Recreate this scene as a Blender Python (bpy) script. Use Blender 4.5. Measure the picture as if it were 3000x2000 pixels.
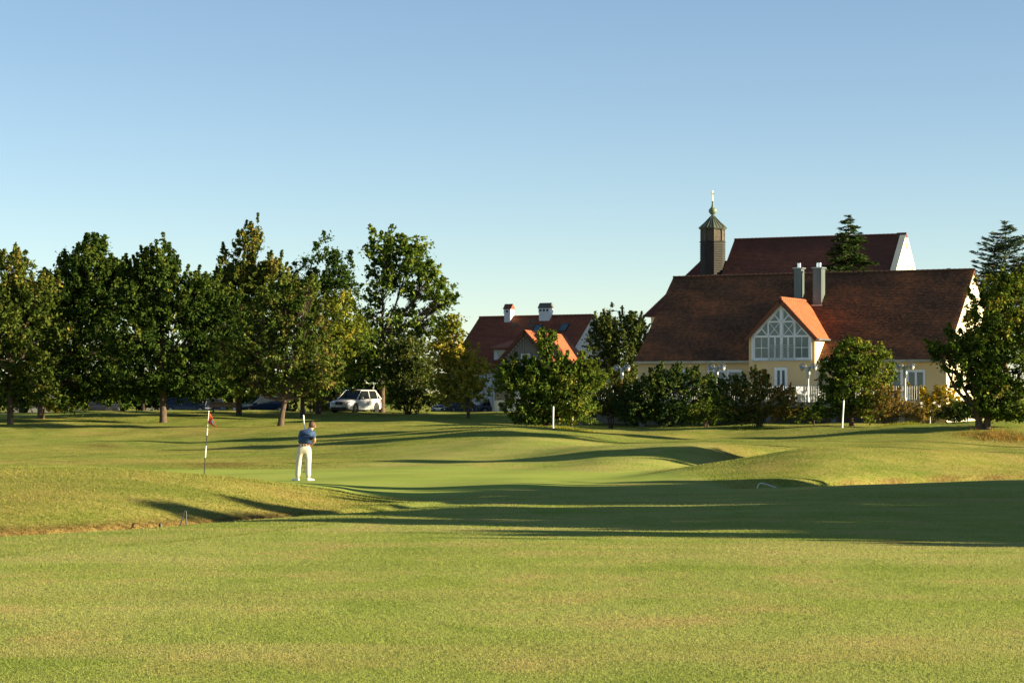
import bpy, bmesh, math, random
import numpy as np
from mathutils import Vector, Matrix

# ------------------------------------------------------------------ camera, sky, sun
S = bpy.context.scene
for o in list(bpy.data.objects): bpy.data.objects.remove(o)
C = S.collection
R = math.radians
F = 6400.0            # focal length in photograph pixels (3000 wide)
cam = bpy.data.cameras.new('camera'); co = bpy.data.objects.new('camera', cam); C.objects.link(co)
cam.sensor_width = 36; cam.lens = 36*F/3000; cam.shift_y = 150/3000
cam.clip_start = 0.5; cam.clip_end = 8000
co.location = (0, 0, 0); co.rotation_euler = (R(90), 0, 0)
S.camera = co
SUN_EL, SUN_PHI = 13.5, -12.0      # sun from the right, a little behind the camera
sdir = Vector((math.cos(R(SUN_EL))*math.cos(R(SUN_PHI)), math.cos(R(SUN_EL))*math.sin(R(SUN_PHI)), math.sin(R(SUN_EL))))
w = bpy.data.worlds.new("World"); S.world = w; w.use_nodes = True
nt = w.node_tree; nt.nodes.clear()
sky = nt.nodes.new('ShaderNodeTexSky'); sky.sky_type = 'NISHITA'; sky.sun_disc = False
sky.sun_elevation = R(SUN_EL); sky.sun_rotation = math.atan2(sdir.x, sdir.y)
sky.altitude = 500; sky.air_density = 0.80; sky.dust_density = 0.02; sky.ozone_density = 1.35
bg = nt.nodes.new('ShaderNodeBackground'); bg.inputs[1].default_value = 0.05
wo = nt.nodes.new('ShaderNodeOutputWorld')
nt.links.new(sky.outputs[0], bg.inputs[0]); nt.links.new(bg.outputs[0], wo.inputs[0])
sl = bpy.data.lights.new('sun', 'SUN'); sl.energy = 5.0; sl.angle = R(0.5); sl.color = (1.0, 0.85, 0.56)
so = bpy.data.objects.new('sun', sl); C.objects.link(so)
so.rotation_euler = sdir.to_track_quat('Z', 'Y').to_euler(); so.location = (60, -10, 30)
S.view_settings.view_transform = 'Standard'; S.view_settings.look = 'None'
S.view_settings.exposure = 1.78; S.view_settings.gamma = 1; S.view_settings.use_curve_mapping = False

# ------------------------------------------------------------------ helpers
rng = np.random.default_rng(7)
def at(px, py, Y): return Vector(((px-1500)*Y/F, Y, (1150-py)*Y/F))
def tag(o, label=None, cat=None, group=None, kind=None):
    if label: o['label'] = label
    if cat: o['category'] = cat
    if group: o['group'] = group
    if kind: o['kind'] = kind
    return o
def empty(name, loc, label, cat, group=None, rz=0):
    o = bpy.data.objects.new(name, None); C.objects.link(o); o.location = loc; o.rotation_euler = (0, 0, rz)
    o.empty_display_size = 0.2
    return tag(o, label, cat, group)
def link(name, me, mat=None, parent=None):
    o = bpy.data.objects.new(name, me); C.objects.link(o)
    if mat is not None and not me.materials: me.materials.append(mat)
    if parent: o.parent = parent
    return o
def npmesh(name, V, Q, tone=None, smooth=False, tri=False):
    """V (n,3), Q (m,3|4) numpy -> mesh"""
    me = bpy.data.meshes.new(name); V = np.asarray(V, dtype=np.float32); Q = np.asarray(Q, dtype=np.int32)
    k = Q.shape[1]; me.vertices.add(len(V)); me.vertices.foreach_set('co', V.ravel())
    me.loops.add(Q.size); me.loops.foreach_set('vertex_index', Q.ravel())
    me.polygons.add(len(Q)); me.polygons.foreach_set('loop_start', np.arange(0, Q.size, k, dtype=np.int32))
    me.polygons.foreach_set('loop_total', np.full(len(Q), k, dtype=np.int32))
    if tone is not None:
        a = me.attributes.new('tone', 'FLOAT', 'FACE'); a.data.foreach_set('value', np.asarray(tone, dtype=np.float32))
    if smooth: me.polygons.foreach_set('use_smooth', np.ones(len(Q), dtype=bool))
    me.update(calc_edges=True); return me
class MB:
    """collects boxes, bars, tubes, prisms"""
    def __init__(s): s.v = []; s.f = []
    def add(s, vs, fs):
        n = len(s.v); s.v += [tuple(v) for v in vs]; s.f += [tuple(n+i for i in f) for f in fs]; return s
    def box(s, x0, x1, y0, y1, z0, z1):
        return s.add([(x0,y0,z0),(x1,y0,z0),(x1,y1,z0),(x0,y1,z0),(x0,y0,z1),(x1,y0,z1),(x1,y1,z1),(x0,y1,z1)],
              [(0,3,2,1),(4,5,6,7),(0,1,5,4),(1,2,6,5),(2,3,7,6),(3,0,4,7)])
    def prism(s, poly, d, off=(0,0,0)):
        """poly = 3D points, extruded by vector d"""
        n = len(poly); d = Vector(d); P = [Vector(p) for p in poly]
        return s.add(P+[p+d for p in P], [tuple(range(n))[::-1], tuple(range(n, 2*n))]+[(i,(i+1)%n,n+(i+1)%n,n+i) for i in range(n)])
    def tube(s, pts, rad, n=8, cap=True):
        pts = [Vector(p) for p in pts]
        if not hasattr(rad, '__len__'): rad = [rad]*len(pts)
        m = len(pts); vs = []; ref = None
        for i, p in enumerate(pts):
            t = (pts[min(i+1, m-1)]-pts[max(i-1, 0)]).normalized()
            if ref is None: ref = t.orthogonal().normalized()
            a = (ref-t*ref.dot(t))
            a = a.normalized() if a.length > 1e-6 else t.orthogonal().normalized()
            ref = a; b = t.cross(a)
            vs += [p+(a*math.cos(2*math.pi*k/n)+b*math.sin(2*math.pi*k/n))*rad[i] for k in range(n)]
        fs = [(i*n+k, i*n+(k+1)%n, (i+1)*n+(k+1)%n, (i+1)*n+k) for i in range(m-1) for k in range(n)]
        if cap: fs += [tuple(range(n))[::-1], tuple((m-1)*n+k for k in range(n))]
        return s.add(vs, fs)
    def lathe(s, prof, n=16, c=(0,0,0), ph=0, axis='z'):
        vs = []
        for r, z in prof:
            for k in range(n):
                a = ph+2*math.pi*k/n
                v = (r*math.cos(a), r*math.sin(a), z) if axis == 'z' else (r*math.cos(a), z, r*math.sin(a))
                vs.append((c[0]+v[0], c[1]+v[1], c[2]+v[2]))
        m = len(prof)
        fs = [(i*n+k, i*n+(k+1)%n, (i+1)*n+(k+1)%n, (i+1)*n+k) for i in range(m-1) for k in range(n)]
        fs += [tuple(range(n))[::-1], tuple((m-1)*n+k for k in range(n))]
        return s.add(vs, fs)
    def build(s, name, mat, parent=None, xf=None, smooth=False, bevel=0, kind=None, sub=0):
        me = bpy.data.meshes.new(name)
        vs = [xf(*v) for v in s.v] if xf else s.v
        me.from_pydata([tuple(v) for v in vs], [], s.f)
        bm = bmesh.new(); bm.from_mesh(me); bmesh.ops.recalc_face_normals(bm, faces=bm.faces); bm.to_mesh(me); bm.free()
        if smooth:
            for p in me.polygons: p.use_smooth = True
            me.set_sharp_from_angle(angle=R(50))
        o = link(name, me, mat, parent)
        if bevel:
            m = o.modifiers.new('bevel', 'BEVEL'); m.width = bevel; m.segments = 2; m.limit_method = 'ANGLE'
        if sub:
            m = o.modifiers.new('sub', 'SUBSURF'); m.levels = sub; m.render_levels = sub
        if kind: o['kind'] = kind
        return o
def copy_tree(o, parent=None):
    c = o.copy(); C.objects.link(c); c.parent = parent
    for ch in [x for x in o.children]: copy_tree(ch, c)
    return c

# ------------------------------------------------------------------ materials
def newmat(name):
    m = bpy.data.materials.new(name); m.use_nodes = True; n = m.node_tree; n.nodes.clear()
    return m, n, n.nodes.new, n.links.new
def N(new, t, **kw):
    x = new(t)
    for k, v in kw.items(): setattr(x, k, v)
    return x
def pmat(name, col, rough=0.7, metal=0, col2=None, scale=3.0, bump=0.0, bscale=None, spec=0.4, coat=0, stretch=None, tone=None, streak=0):
    m, nt, new, ln = newmat(name)
    out = new('ShaderNodeOutputMaterial'); p = new('ShaderNodeBsdfPrincipled'); ln(p.outputs[0], out.inputs[0])
    p.inputs['Roughness'].default_value = rough; p.inputs['Metallic'].default_value = metal
    p.inputs['Specular IOR Level'].default_value = spec
    if coat: p.inputs['Coat Weight'].default_value = coat; p.inputs['Coat Roughness'].default_value = .05
    tc = new('ShaderNodeTexCoord'); mp = new('ShaderNodeMapping'); ln(tc.outputs['Object'], mp.inputs[0])
    if stretch: mp.inputs['Scale'].default_value = stretch
    if col2 is None: col2 = tuple(c*0.82 for c in col)
    nz = new('ShaderNodeTexNoise'); nz.inputs['Scale'].default_value = scale; nz.inputs['Detail'].default_value = 6
    ln(mp.outputs[0], nz.inputs[0])
    mix = new('ShaderNodeMix'); mix.data_type = 'RGBA'; mix.inputs[6].default_value = (*col, 1); mix.inputs[7].default_value = (*col2, 1)
    rmp = new('ShaderNodeMapRange'); rmp.inputs[1].default_value = .35; rmp.inputs[2].default_value = .65
    ln(nz.outputs[0], rmp.inputs[0]); ln(rmp.outputs[0], mix.inputs[0])
    src = mix.outputs[2]
    if tone:
        at_ = new('ShaderNodeAttribute'); at_.attribute_name = 'tone'
        cr = new('ShaderNodeValToRGB'); ln(at_.outputs['Fac'], cr.inputs[0])
        els = cr.color_ramp.elements
        for i, (pos, c) in enumerate(tone):
            e = els[i] if i < 2 else els.new(pos)
            e.position = pos; e.color = (*c, 1)
        mm = new('ShaderNodeMix'); mm.data_type = 'RGBA'; mm.blend_type = 'MULTIPLY'; mm.inputs[0].default_value = 1
        ln(src, mm.inputs[6]); ln(cr.outputs[0], mm.inputs[7]); src = mm.outputs[2]
    ln(src, p.inputs['Base Color'])
    if bump:
        n2 = new('ShaderNodeTexNoise'); n2.inputs['Scale'].default_value = bscale or scale*8; n2.inputs['Detail'].default_value = 4
        ln(mp.outputs[0], n2.inputs[0])
        b = new('ShaderNodeBump'); b.inputs['Strength'].default_value = bump; b.inputs['Distance'].default_value = .02
        ln(n2.outputs[0], b.inputs['Height']); ln(b.outputs[0], p.inputs['Normal'])
    return m
def leafmat(name, cols, trans=0.22, gloss=0.0):
    """cols: ramp colours over the per-leaf tone"""
    m, nt, new, ln = newmat(name)
    out = new('ShaderNodeOutputMaterial'); a = new('ShaderNodeAttribute'); a.attribute_name = 'tone'
    cr = new('ShaderNodeValToRGB'); ln(a.outputs['Fac'], cr.inputs[0]); els = cr.color_ramp.elements
    for i, (pos, c) in enumerate(cols):
        c = (min(c[0]*(1.25+.35*pos), .6), min(c[1]*(1.2+.2*pos), .5), c[2]*1.0)
        e = els[i] if i < 2 else els.new(pos)
        e.position = pos; e.color = (*c, 1)
    d = new('ShaderNodeBsdfDiffuse'); t = new('ShaderNodeBsdfTranslucent')
    ln(cr.outputs[0], d.inputs[0])
    hs = new('ShaderNodeHueSaturation'); hs.inputs['Value'].default_value = 1.3; hs.inputs['Saturation'].default_value = 1.1; hs.inputs['Hue'].default_value = .49
    ln(cr.outputs[0], hs.inputs['Color']); ln(hs.outputs[0], t.inputs[0])
    m1 = new('ShaderNodeMixShader'); m1.inputs[0].default_value = trans; ln(d.outputs[0], m1.inputs[1]); ln(t.outputs[0], m1.inputs[2])
    ln(m1.outputs[0], out.inputs[0]); return m

def grass_material(name, blade=False):
    """one colour recipe for turf sheet and blades: zones from the 'zone' attribute, patches from world position"""
    m, nt, new, ln = newmat(name)
    out = new('ShaderNodeOutputMaterial')
    geo = new('ShaderNodeNewGeometry'); za = new('ShaderNodeAttribute'); za.attribute_name = 'zone'
    sep = new('ShaderNodeSeparateColor'); ln(za.outputs['Color'], sep.inputs[0])
    def noise(scale, detail=5, stretch=(1, 1, 1), rough=.55, off=(0, 0, 0)):
        mp = new('ShaderNodeMapping'); mp.inputs['Scale'].default_value = stretch; mp.inputs['Location'].default_value = off
        ln(geo.outputs['Position'], mp.inputs[0])
        n = new('ShaderNodeTexNoise'); n.inputs['Scale'].default_value = scale; n.inputs['Detail'].default_value = detail
        n.inputs['Roughness'].default_value = rough; ln(mp.outputs[0], n.inputs[0]); return n.outputs[0]
    def rng_(x, a, b, c=0, d=1):
        r = new('ShaderNodeMapRange'); ln(x, r.inputs[0])
        for i, v in zip((1, 2, 3, 4), (a, b, c, d)): r.inputs[i].default_value = v
        return r.outputs[0]
    def mix(f, A, B):
        x = new('ShaderNodeMix'); x.data_type = 'RGBA'
        if isinstance(f, float): x.inputs[0].default_value = f
        else: ln(f, x.inputs[0])
        for s, v in ((6, A), (7, B)):
            if isinstance(v, tuple): x.inputs[s].default_value = (*v, 1)
            else: ln(v, x.inputs[s])
        return x.outputs[2]
    def mul(a, b):
        x = new('ShaderNodeMath'); x.operation = 'MULTIPLY'; ln(a, x.inputs[0])
        if isinstance(b, float): x.inputs[1].default_value = b
        else: ln(b, x.inputs[1])
        return x.outputs[0]
    big = noise(.22, 4, (1, .9, 1)); mid = noise(.9, 5, (1, .7, 1), off=(3, 9, 0)); fine = noise(9, 4, off=(5, 2, 0)); vf = noise(45, 3)
    # fairway cut
    fair = mix(rng_(big, .35, .65), (.235, .275, .060), (.305, .318, .092))
    fair = mix(mul(rng_(mid, .52, .70), .75), fair, (.370, .290, .110))
    fair = mix(mul(rng_(mid, .30, .46, 1, 0), .55), fair, (.150, .215, .032))
    streak = noise(.55, 4, (.10, 1, 1), off=(2, 4, 0)); midb = noise(.45, 6, (.5, 1, 1), .65, off=(13, 1, 0)); spk = noise(30, 2, off=(1, 8, 0))
    fair = mix(mul(rng_(streak, .50, .62), .55), fair, (.340, .300, .105))
    fair = mix(mul(rng_(midb, .36, .50, 1, 0), .50), fair, (.185, .235, .042))
    fair = mix(mul(rng_(spk, .60, .74), .35), fair, (.42, .42, .16)); fair = mix(mul(rng_(spk, .28, .40, 1, 0), .35), fair, (.11, .15, .02))
    # putting green, faint mowing bands
    grn = mix(rng_(mid, .3, .7), (.245, .305, .062), (.285, .330, .078))
    sxyz = new('ShaderNodeSeparateXYZ'); ln(geo.outputs['Position'], sxyz.inputs[0])
    sn = new('ShaderNodeMath'); sn.operation = 'SINE'; ln(mul(sxyz.outputs['Y'], 2.1), sn.inputs[0])
    grn = mix(mul(rng_(sn.outputs[0], -.4, .4), .35), grn, (.215, .290, .052)); grn = mix(mul(rng_(streak, .48, .6), .4), grn, (.330, .350, .095))
    # rough: duller with straw coloured patches
    rgh = mix(rng_(mid, .35, .65), (.150, .200, .036), (.235, .245, .056))
    dry = mix(rng_(mid, .35, .65), (.215, .220, .040), (.320, .275, .075))
    dry = mix(mul(rng_(big, .45, .65), .75), dry, (.370, .250, .090))
    rgh = mix(za.outputs['Alpha'], rgh, dry)
    rgh = mix(mul(rng_(fine, .52, .68), .62), rgh, (.370, .300, .115))
    rgh = mix(mul(rng_(fine, .30, .46, 1, 0), .62), rgh, (.085, .125, .018)); rgh = mix(mul(rng_(midb, .34, .48, 1, 0), .5), rgh, (.105, .160, .024))
    c = mix(sep.outputs[1], fair, rgh); c = mix(sep.outputs[0], c, grn)
    c = mix(sep.outputs[2], c, mix(rng_(fine, .35, .6), (.085, .048, .020), (.19, .125, .045)))
    aa = new('ShaderNodeAttribute'); aa.attribute_name = 'tone'
    if blade:
        v = rng_(aa.outputs['Fac'], 0, 1, .78, 1.28)
    else:
        v = rng_(vf, .3, .7, .8, 1.2)
    x = new('ShaderNodeVectorMath'); x.operation = 'SCALE'; ln(c, x.inputs[0]); ln(v, x.inputs['Scale'])
    d = new('ShaderNodeBsdfDiffuse'); ln(x.outputs[0], d.inputs[0])
    if blade:
        t = new('ShaderNodeBsdfTranslucent'); ln(x.outputs[0], t.inputs[0])
        a = new('ShaderNodeMixShader'); a.inputs[0].default_value = .45; ln(d.outputs[0], a.inputs[1]); ln(t.outputs[0], a.inputs[2])
        ln(a.outputs[0], out.inputs[0])
    else:
        bp = new('ShaderNodeBump'); bp.inputs['Strength'].default_value = .9; bp.inputs['Distance'].default_value = .03
        ad = new('ShaderNodeMath'); ad.operation = 'ADD'; ln(fine, ad.inputs[0]); ln(mul(vf, .5), ad.inputs[1])
        ln(mul(ad.outputs[0], rng_(sep.outputs[0], 0, 1, 1, .12)), bp.inputs['Height']); ln(bp.outputs[0], d.inputs['Normal'])
        ln(d.outputs[0], out.inputs[0])
    return m

M = {}
M['turf'] = grass_material('turf'); M['blade'] = grass_material('blade', True)
M['bark'] = pmat('bark', (.12, .08, .05), .9, col2=(.045, .032, .02), scale=6, bump=.6, stretch=(3, 3, .6))
TT = [(0, (.45, .5, .5)), (.5, (.95, .95, .95)), (1, (1.7, 1.4, 1.1))]
M['tile_old'] = pmat('tile_old', (.24, .088, .032), .85, col2=(.145, .062, .026), scale=.35, tone=TT)
M['tile_red'] = pmat('tile_red', (.30, .085, .035), .8, col2=(.24, .07, .03), scale=.8, tone=[(0, (.7, .7, .7)), (1, (1.25, 1.2, 1.1))])
M['tile_church'] = pmat('tile_church', (.155, .052, .030), .85, col2=(.115, .043, .026), scale=.5, tone=[(0, (.75, .75, .75)), (1, (1.2, 1.15, 1.1))])
M['tile_new'] = pmat('tile_new', (.42, .125, .045), .75, col2=(.36, .10, .04), scale=2, tone=[(0, (.8, .8, .8)), (1, (1.15, 1.12, 1.1))])
M['tile_grey'] = pmat('tile_grey', (.13, .12, .09), .85, scale=5)
M['plaster'] = pmat('plaster_yellow', (.70, .52, .26), .9, col2=(.66, .48, .235), scale=.8, bump=.15, bscale=30)
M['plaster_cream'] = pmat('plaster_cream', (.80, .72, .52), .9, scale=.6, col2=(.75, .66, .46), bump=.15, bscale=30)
M['plaster_white'] = pmat('plaster_white', (.78, .76, .72), .9, scale=.8, col2=(.72, .70, .66), bump=.1, bscale=30)
M['white'] = pmat('white_paint', (.80, .80, .78), .45, scale=2, col2=(.74, .74, .72))
M['glass'] = pmat('window_glass', (.04, .085, .095), .12, spec=.6, col2=(.075, .13, .14), scale=.9)
M['curtain'] = pmat('curtain', (.55, .62, .62), .9, scale=2)
M['zinc'] = pmat('zinc', (.35, .38, .38), .35, .7, scale=3, col2=(.28, .31, .31))
M['clad'] = pmat('chimney_cladding', (.15, .18, .175), .45, .2, scale=2, col2=(.11, .135, .13), stretch=(1, 1, .2))
M['chrome'] = pmat('steel', (.75, .76, .76), .18, 1.0)
M['wood_dark'] = pmat('shingle_wood', (.060, .052, .042), .85, col2=(.034, .032, .028), scale=2.5, bump=.5, stretch=(1, 1, 4), tone=[(0, (.7, .7, .7)), (1, (1.3, 1.25, 1.2))])
M['wood_brown'] = pmat('brown_trim', (.16, .055, .022), .7, scale=3)
M['wood_grey'] = pmat('grey_boards', (.33, .27, .21), .85, col2=(.22, .19, .16), scale=4, stretch=(4, 4, .4))
M['louvre'] = pmat('weathered_louvre', (.12, .095, .068), .85, col2=(.07, .058, .045), scale=5)
M['wood_bench'] = pmat('bench_wood', (.30, .17, .07), .7, col2=(.2, .11, .05), scale=5, stretch=(.5, 4, 4))
M['copper'] = pmat('weathered_copper', (.11, .12, .085), .65, .1, col2=(.06, .065, .05), scale=2.5, stretch=(1, 1, .4))
M['copper_green'] = pmat('green_copper', (.19, .23, .15), .55, .2, col2=(.10, .13, .085), scale=4)
M['gold'] = pmat('gilded_metal', (.95, .78, .55), .25, .9)
M['concrete'] = pmat('concrete', (.24, .24, .22), .9, scale=1.5, bump=.2)
M['asphalt'] = pmat('asphalt', (.055, .055, .055), .9, scale=3)
M['dark'] = pmat('dark_void', (.012, .012, .012), .9)
M['rubber'] = pmat('rubber', (.02, .02, .02), .8)
M['carglass'] = pmat('car_glass', (.012, .016, .018), .08, spec=.35)
M['carwhite'] = pmat('car_white', (.70, .68, .64), .3, coat=.6, scale=1)
M['carnavy'] = pmat('car_navy', (.014, .020, .035), .4, coat=.35, scale=1)
M['carblack'] = pmat('car_black', (.014, .015, .018), .25, coat=1)
M['carsilver'] = pmat('car_silver', (.10, .11, .12), .5, .2, coat=.2)
M['carblue'] = pmat('car_blue', (.015, .03, .055), .7, 0, spec=.15)
M['lightglass'] = pmat('headlight_glass', (.6, .6, .6), .1, .3, spec=1)
M['redglass'] = pmat('tail_light', (.35, .02, .015), .2)
M['amber'] = pmat('globe_glass', (.62, .52, .42), .15, .1, spec=.8)
M['skin'] = pmat('skin', (.52, .27, .17), .6, scale=8)
M['hair'] = pmat('hair', (.17, .085, .045), .8, col2=(.10, .05, .03), scale=30, bump=.6)
M['shirt'] = pmat('blue_shirt', (.032, .068, .155), .85, col2=(.026, .055, .13), scale=5, bump=.2)
M['trousers'] = pmat('cream_trousers', (.68, .61, .48), .85, col2=(.60, .53, .41), scale=6, bump=.3, bscale=14)
M['belt'] = pmat('brown_belt', (.14, .05, .025), .5)
M['shoe'] = pmat('white_shoe', (.80, .79, .77), .5)
M['black'] = pmat('black_paint', (.02, .02, .02), .5)
M['flag'] = pmat('red_flag', (.78, .085, .030), .8, scale=6)
M['straw'] = pmat('stem', (.10, .07, .045), .9)
M['sign'] = pmat('green_sign', (.12, .45, .22), .6)
M['sand'] = pmat('sand', (.50, .40, .26), .95, scale=4)

# ------------------------------------------------------------------ terrain
ST = np.array([-2400, -1500, -600, 0, 300, 600, 900, 1200, 1500, 1800, 2100, 2400, 2700, 3000, 3600, 4500, 6000.])
def ext(a):     # 11 values at 0..3000 -> all stations
    a = list(a); return np.array([a[0]]*3+a+[a[-1]]*3, dtype=float)
def basepy(Y): return 1246+10240/np.asarray(Y, dtype=float)
def row(Y, py):
    Y = ext(Y if hasattr(Y, '__len__') else [Y]*11); py = ext(py); return Y, (1150-py)*Y/F
def brow(Y, dz=None):
    Y = ext(Y if hasattr(Y, '__len__') else [Y]*11); z = -(1.6+.015*Y)
    if dz is not None: z = z-ext(dz)
    return Y, z
D = np.array([32, 33.6, 36, 39, 41.5, 45, 50, 55, 58, 63, 65.])
Gc = ext([0]*11)
rows = [(ext([-200]*11), ext([-1.6]*11)), (ext([-20]*11), ext([-1.6]*11)), (ext([0.]*11), ext([-1.6]*11)), brow(12), brow(24), brow(29.5),
  brow(D-.3), brow(D+.55, [.34, .34, .32, .22, .06, 0, 0, .02, .12, .2, .22]),
  brow(D+2.6, [.52, .52, .46, .30, .08, 0, 0, .03, .18, .28, .32]),
  row(D+3.15, [1556, 1542, 1524, 1501, 1475.5, 1458.7, 1438.6, 1421.5, 1412, 1399.5, 1395]),
  row([47, 47, 47.5, 48.5, 49, 52, 57, 61, 64.5, 68.5, 71], [1373, 1374, 1397, 1437, 1474, 1443, 1426, 1408, 1376, 1368, 1372]),
  row([64, 64, 64, 64, 64, 64, 65, 70, 73, 75, 78], [1404, 1405, 1406, 1406, 1406, 1405, 1403.5, 1360, 1309, 1316, 1338]),
  row([80, 80, 80, 80, 80, 78, 75, 84, 88, 90, 91], [1371, 1371, 1372, 1370, 1369, 1376, 1385, 1362, 1362, 1362, 1372]),
  row([90, 90, 90, 90, 90, 90, 90, 91, 95, 96, 97], [1359, 1359, 1359, 1353, 1346, 1342, 1312, 1295, 1348, 1350, 1358]),
  row([100, 100, 100, 100, 101, 102, 101, 99, 102, 103, 103], [1343, 1343, 1342, 1330, 1308, 1280, 1301, 1302, 1311, 1319, 1331]),
  row([109, 109, 109, 109, 109, 110, 109, 106, 109, 110, 110], [1336, 1336, 1334, 1322, 1306, 1292, 1312, 1302, 1304, 1302, 1308]),
  row([122]*11, [1312, 1314, 1315, 1298, 1272, 1253, 1272, 1282, 1268, 1246, 1230]),
  row([138]*11, [1278, 1278, 1276, 1262, 1252, 1248, 1256, 1244, 1241, 1241, 1225]),
  row([150]*11, [1248, 1247, 1243, 1240, 1232, 1240, 1238, 1240, 1245, 1236, 1222]),
  row([175]*11, [1212, 1204, 1200, 1205, 1205, 1206, 1212, 1232, 1232, 1225, 1215]),
  row([181]*11, [1222, 1216, 1214, 1214, 1214, 1213, 1216, 1230, 1230, 1225, 1215]),
  row([210]*11, [1212]*11), row([400]*11, [1186]*11), row([7000]*11, [1150.6]*11)]
RY = np.array([r[0] for r in rows]); RZ = np.array([r[1] for r in rows])
def colinterp(A, px):
    px = np.clip(px, ST[0]+1, ST[-1]-1); i = np.clip(np.searchsorted(ST, px)-1, 0, len(ST)-2)
    t = (px-ST[i])/(ST[i+1]-ST[i]); out = []
    h = ST[i+1]-ST[i]
    sl_ = np.gradient(A, ST, axis=1)
    t2 = t*t; t3 = t2*t
    return A[:, i]*(2*t3-3*t2+1)+A[:, i+1]*(-2*t3+3*t2)+sl_[:, i]*h*(t3-2*t2+t)+sl_[:, i+1]*h*(t3-t2)
def pxof(X, Y): return 1500+F*X/np.maximum(Y, 30.)
def ground(X, Y):
    X = np.atleast_1d(np.asarray(X, dtype=float)); Y = np.atleast_1d(np.asarray(Y, dtype=float))
    shp = X.shape; X = X.ravel(); Y = Y.ravel(); px = pxof(X, Y)
    yk = colinterp(RY, px); zk = colinterp(RZ, px); n, m = yk.shape
    i = np.clip((yk <= Y[None, :]).sum(0)-1, 0, n-2); j = np.arange(m)
    dy = np.diff(yk, axis=0); sec = np.diff(zk, axis=0)/dy
    s = np.zeros_like(zk); a, b = sec[:-1], sec[1:]; wa, wb = dy[1:], dy[:-1]
    w1, w2 = 2*wa+wb, wa+2*wb; same = (a*b) > 0
    s[1:-1] = np.where(same, (w1+w2)/(w1/np.where(same, a, 1)+w2/np.where(same, b, 1)), 0)
    s = np.clip(s, -.25, .25)
    s[0:4] = sec[0:4]*0; s[-2:] = 0
    h = dy[i, j]; t = np.clip((Y-yk[i, j])/h, 0, 1); t2 = t*t; t3 = t2*t
    z = zk[i, j]*(2*t3-3*t2+1)+zk[i+1, j]*(-2*t3+3*t2)+s[i, j]*h*(t3-2*t2+t)+s[i+1, j]*h*(t3-t2)
    # small natural undulation, calmer on green and fairway
    k = np.clip((Y-40)/50, 0, 1)*np.clip((400-Y)/200, 0, 1)
    z += k*(.07*np.sin(X*.35+1.3+.2*Y)*np.sin(Y*.21+.7)+.035*np.sin(X*.9-.5*Y))
    z += .012*np.sin(X*1.1+Y*.6)*np.sin(Y*.8-X*.3)
    return z.reshape(shp)
def gz(x, y): return float(ground(x, y)[0])
def sstep(a, b, x): t = np.clip((x-a)/(b-a), 0, 1); return t*t*(3-2*t)
def wob(X, Y): return np.sin(X*.7+Y*.23)*.5+np.sin(X*1.9-Y*.5)*.25+np.sin(X*.31+2)*.6
def zones(X, Y):
    px = pxof(X, Y); wv = wob(X, Y)
    Dd = colinterp(np.array([ext(D)]), px)[0]
    Hh = colinterp(np.array([RY[12]]), px)[0]
    Ff = colinterp(np.array([RY[10]]), px)[0]
    green = sstep(Ff+2.5, Ff+3.2, Y-wv*.5)*(1-sstep(Hh-.4, Hh+.4, Y-wv*.6))*(1-sstep(1890, 1990, px+wv*20+(Y-70)*6))
    mow = np.interp(px, [-600, 0, 300, 700, 1000, 1150, 1300], [21, 25.3, 28.5, 31.6, 35.4, 38, 60])
    semi = sstep(mow-.15, mow+.15, Y+wv*.12)*(1-sstep(1150, 1300, px))
    # apron: mid fairway cut on the two mounds behind the green
    apron = sstep(Hh-.5, Hh+.5, Y)*(1-sstep(101.5, 102.5, Y+wv*.4))*sstep(1000, 1200, px+wv*60+(Y-90)*-8)*(1-sstep(2080, 2160, px+wv*30))
    rough = sstep(Dd-.2, Dd+.5, Y)
    mid = sstep(1080, 1250, px)*(1-sstep(2080, 2160, px+(Y-58)*12))
    rough = rough*(1-mid*(1-sstep(Hh, Hh+1, Y)))
    rough = np.clip(rough*(1-.75*apron)*(1-green)+.22*semi*(1-rough), 0, 1)
    line = np.exp(-((Y+wv*.12-mow)/.13)**2)*(1-sstep(1050, 1250, px))
    brown = np.exp(-((Y-(Dd+3.0))/.55)**2)*(1-sstep(750, 1000, px))*.95
    brown += np.exp(-((px-2150)/110)**2-((Y-88)/5.5)**2)*.55
    brown += np.exp(-((px-640)/130)**2-((Y-88)/3.5)**2)*.7
    brown += np.exp(-((px-2650)/90)**2-((Y-30.2)/.22)**2)*.8+np.exp(-((px-300)/60)**2-((Y-127)/1.6)**2)*.6
    brown += np.exp(-((Y-(Dd+3.0))/.5)**2)*sstep(2380, 2520, px)*(.45+.5*np.sin(px*.021)**2)
    m1 = (1-sstep(900, 1250, px))*sstep(Dd, Dd+1, Y)*(1-sstep(Ff-1, Ff+6, Y))
    m4 = sstep(2000, 2250, px)*sstep(Dd, Dd+1, Y)*(1-sstep(78, 84, Y))
    far = np.clip(.22+.42*np.sin(Y*.26+X*.05+wv*.6)*np.sin(X*.13+1.0), 0, 1)
    dryness = np.clip(np.maximum(np.maximum(m1, m4)*(.55+.3*wv), far), 0, 1)
    return np.stack([green, np.clip(rough+line*.9, 0, 1), np.clip(brown, 0, 1), dryness], -1)

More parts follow.
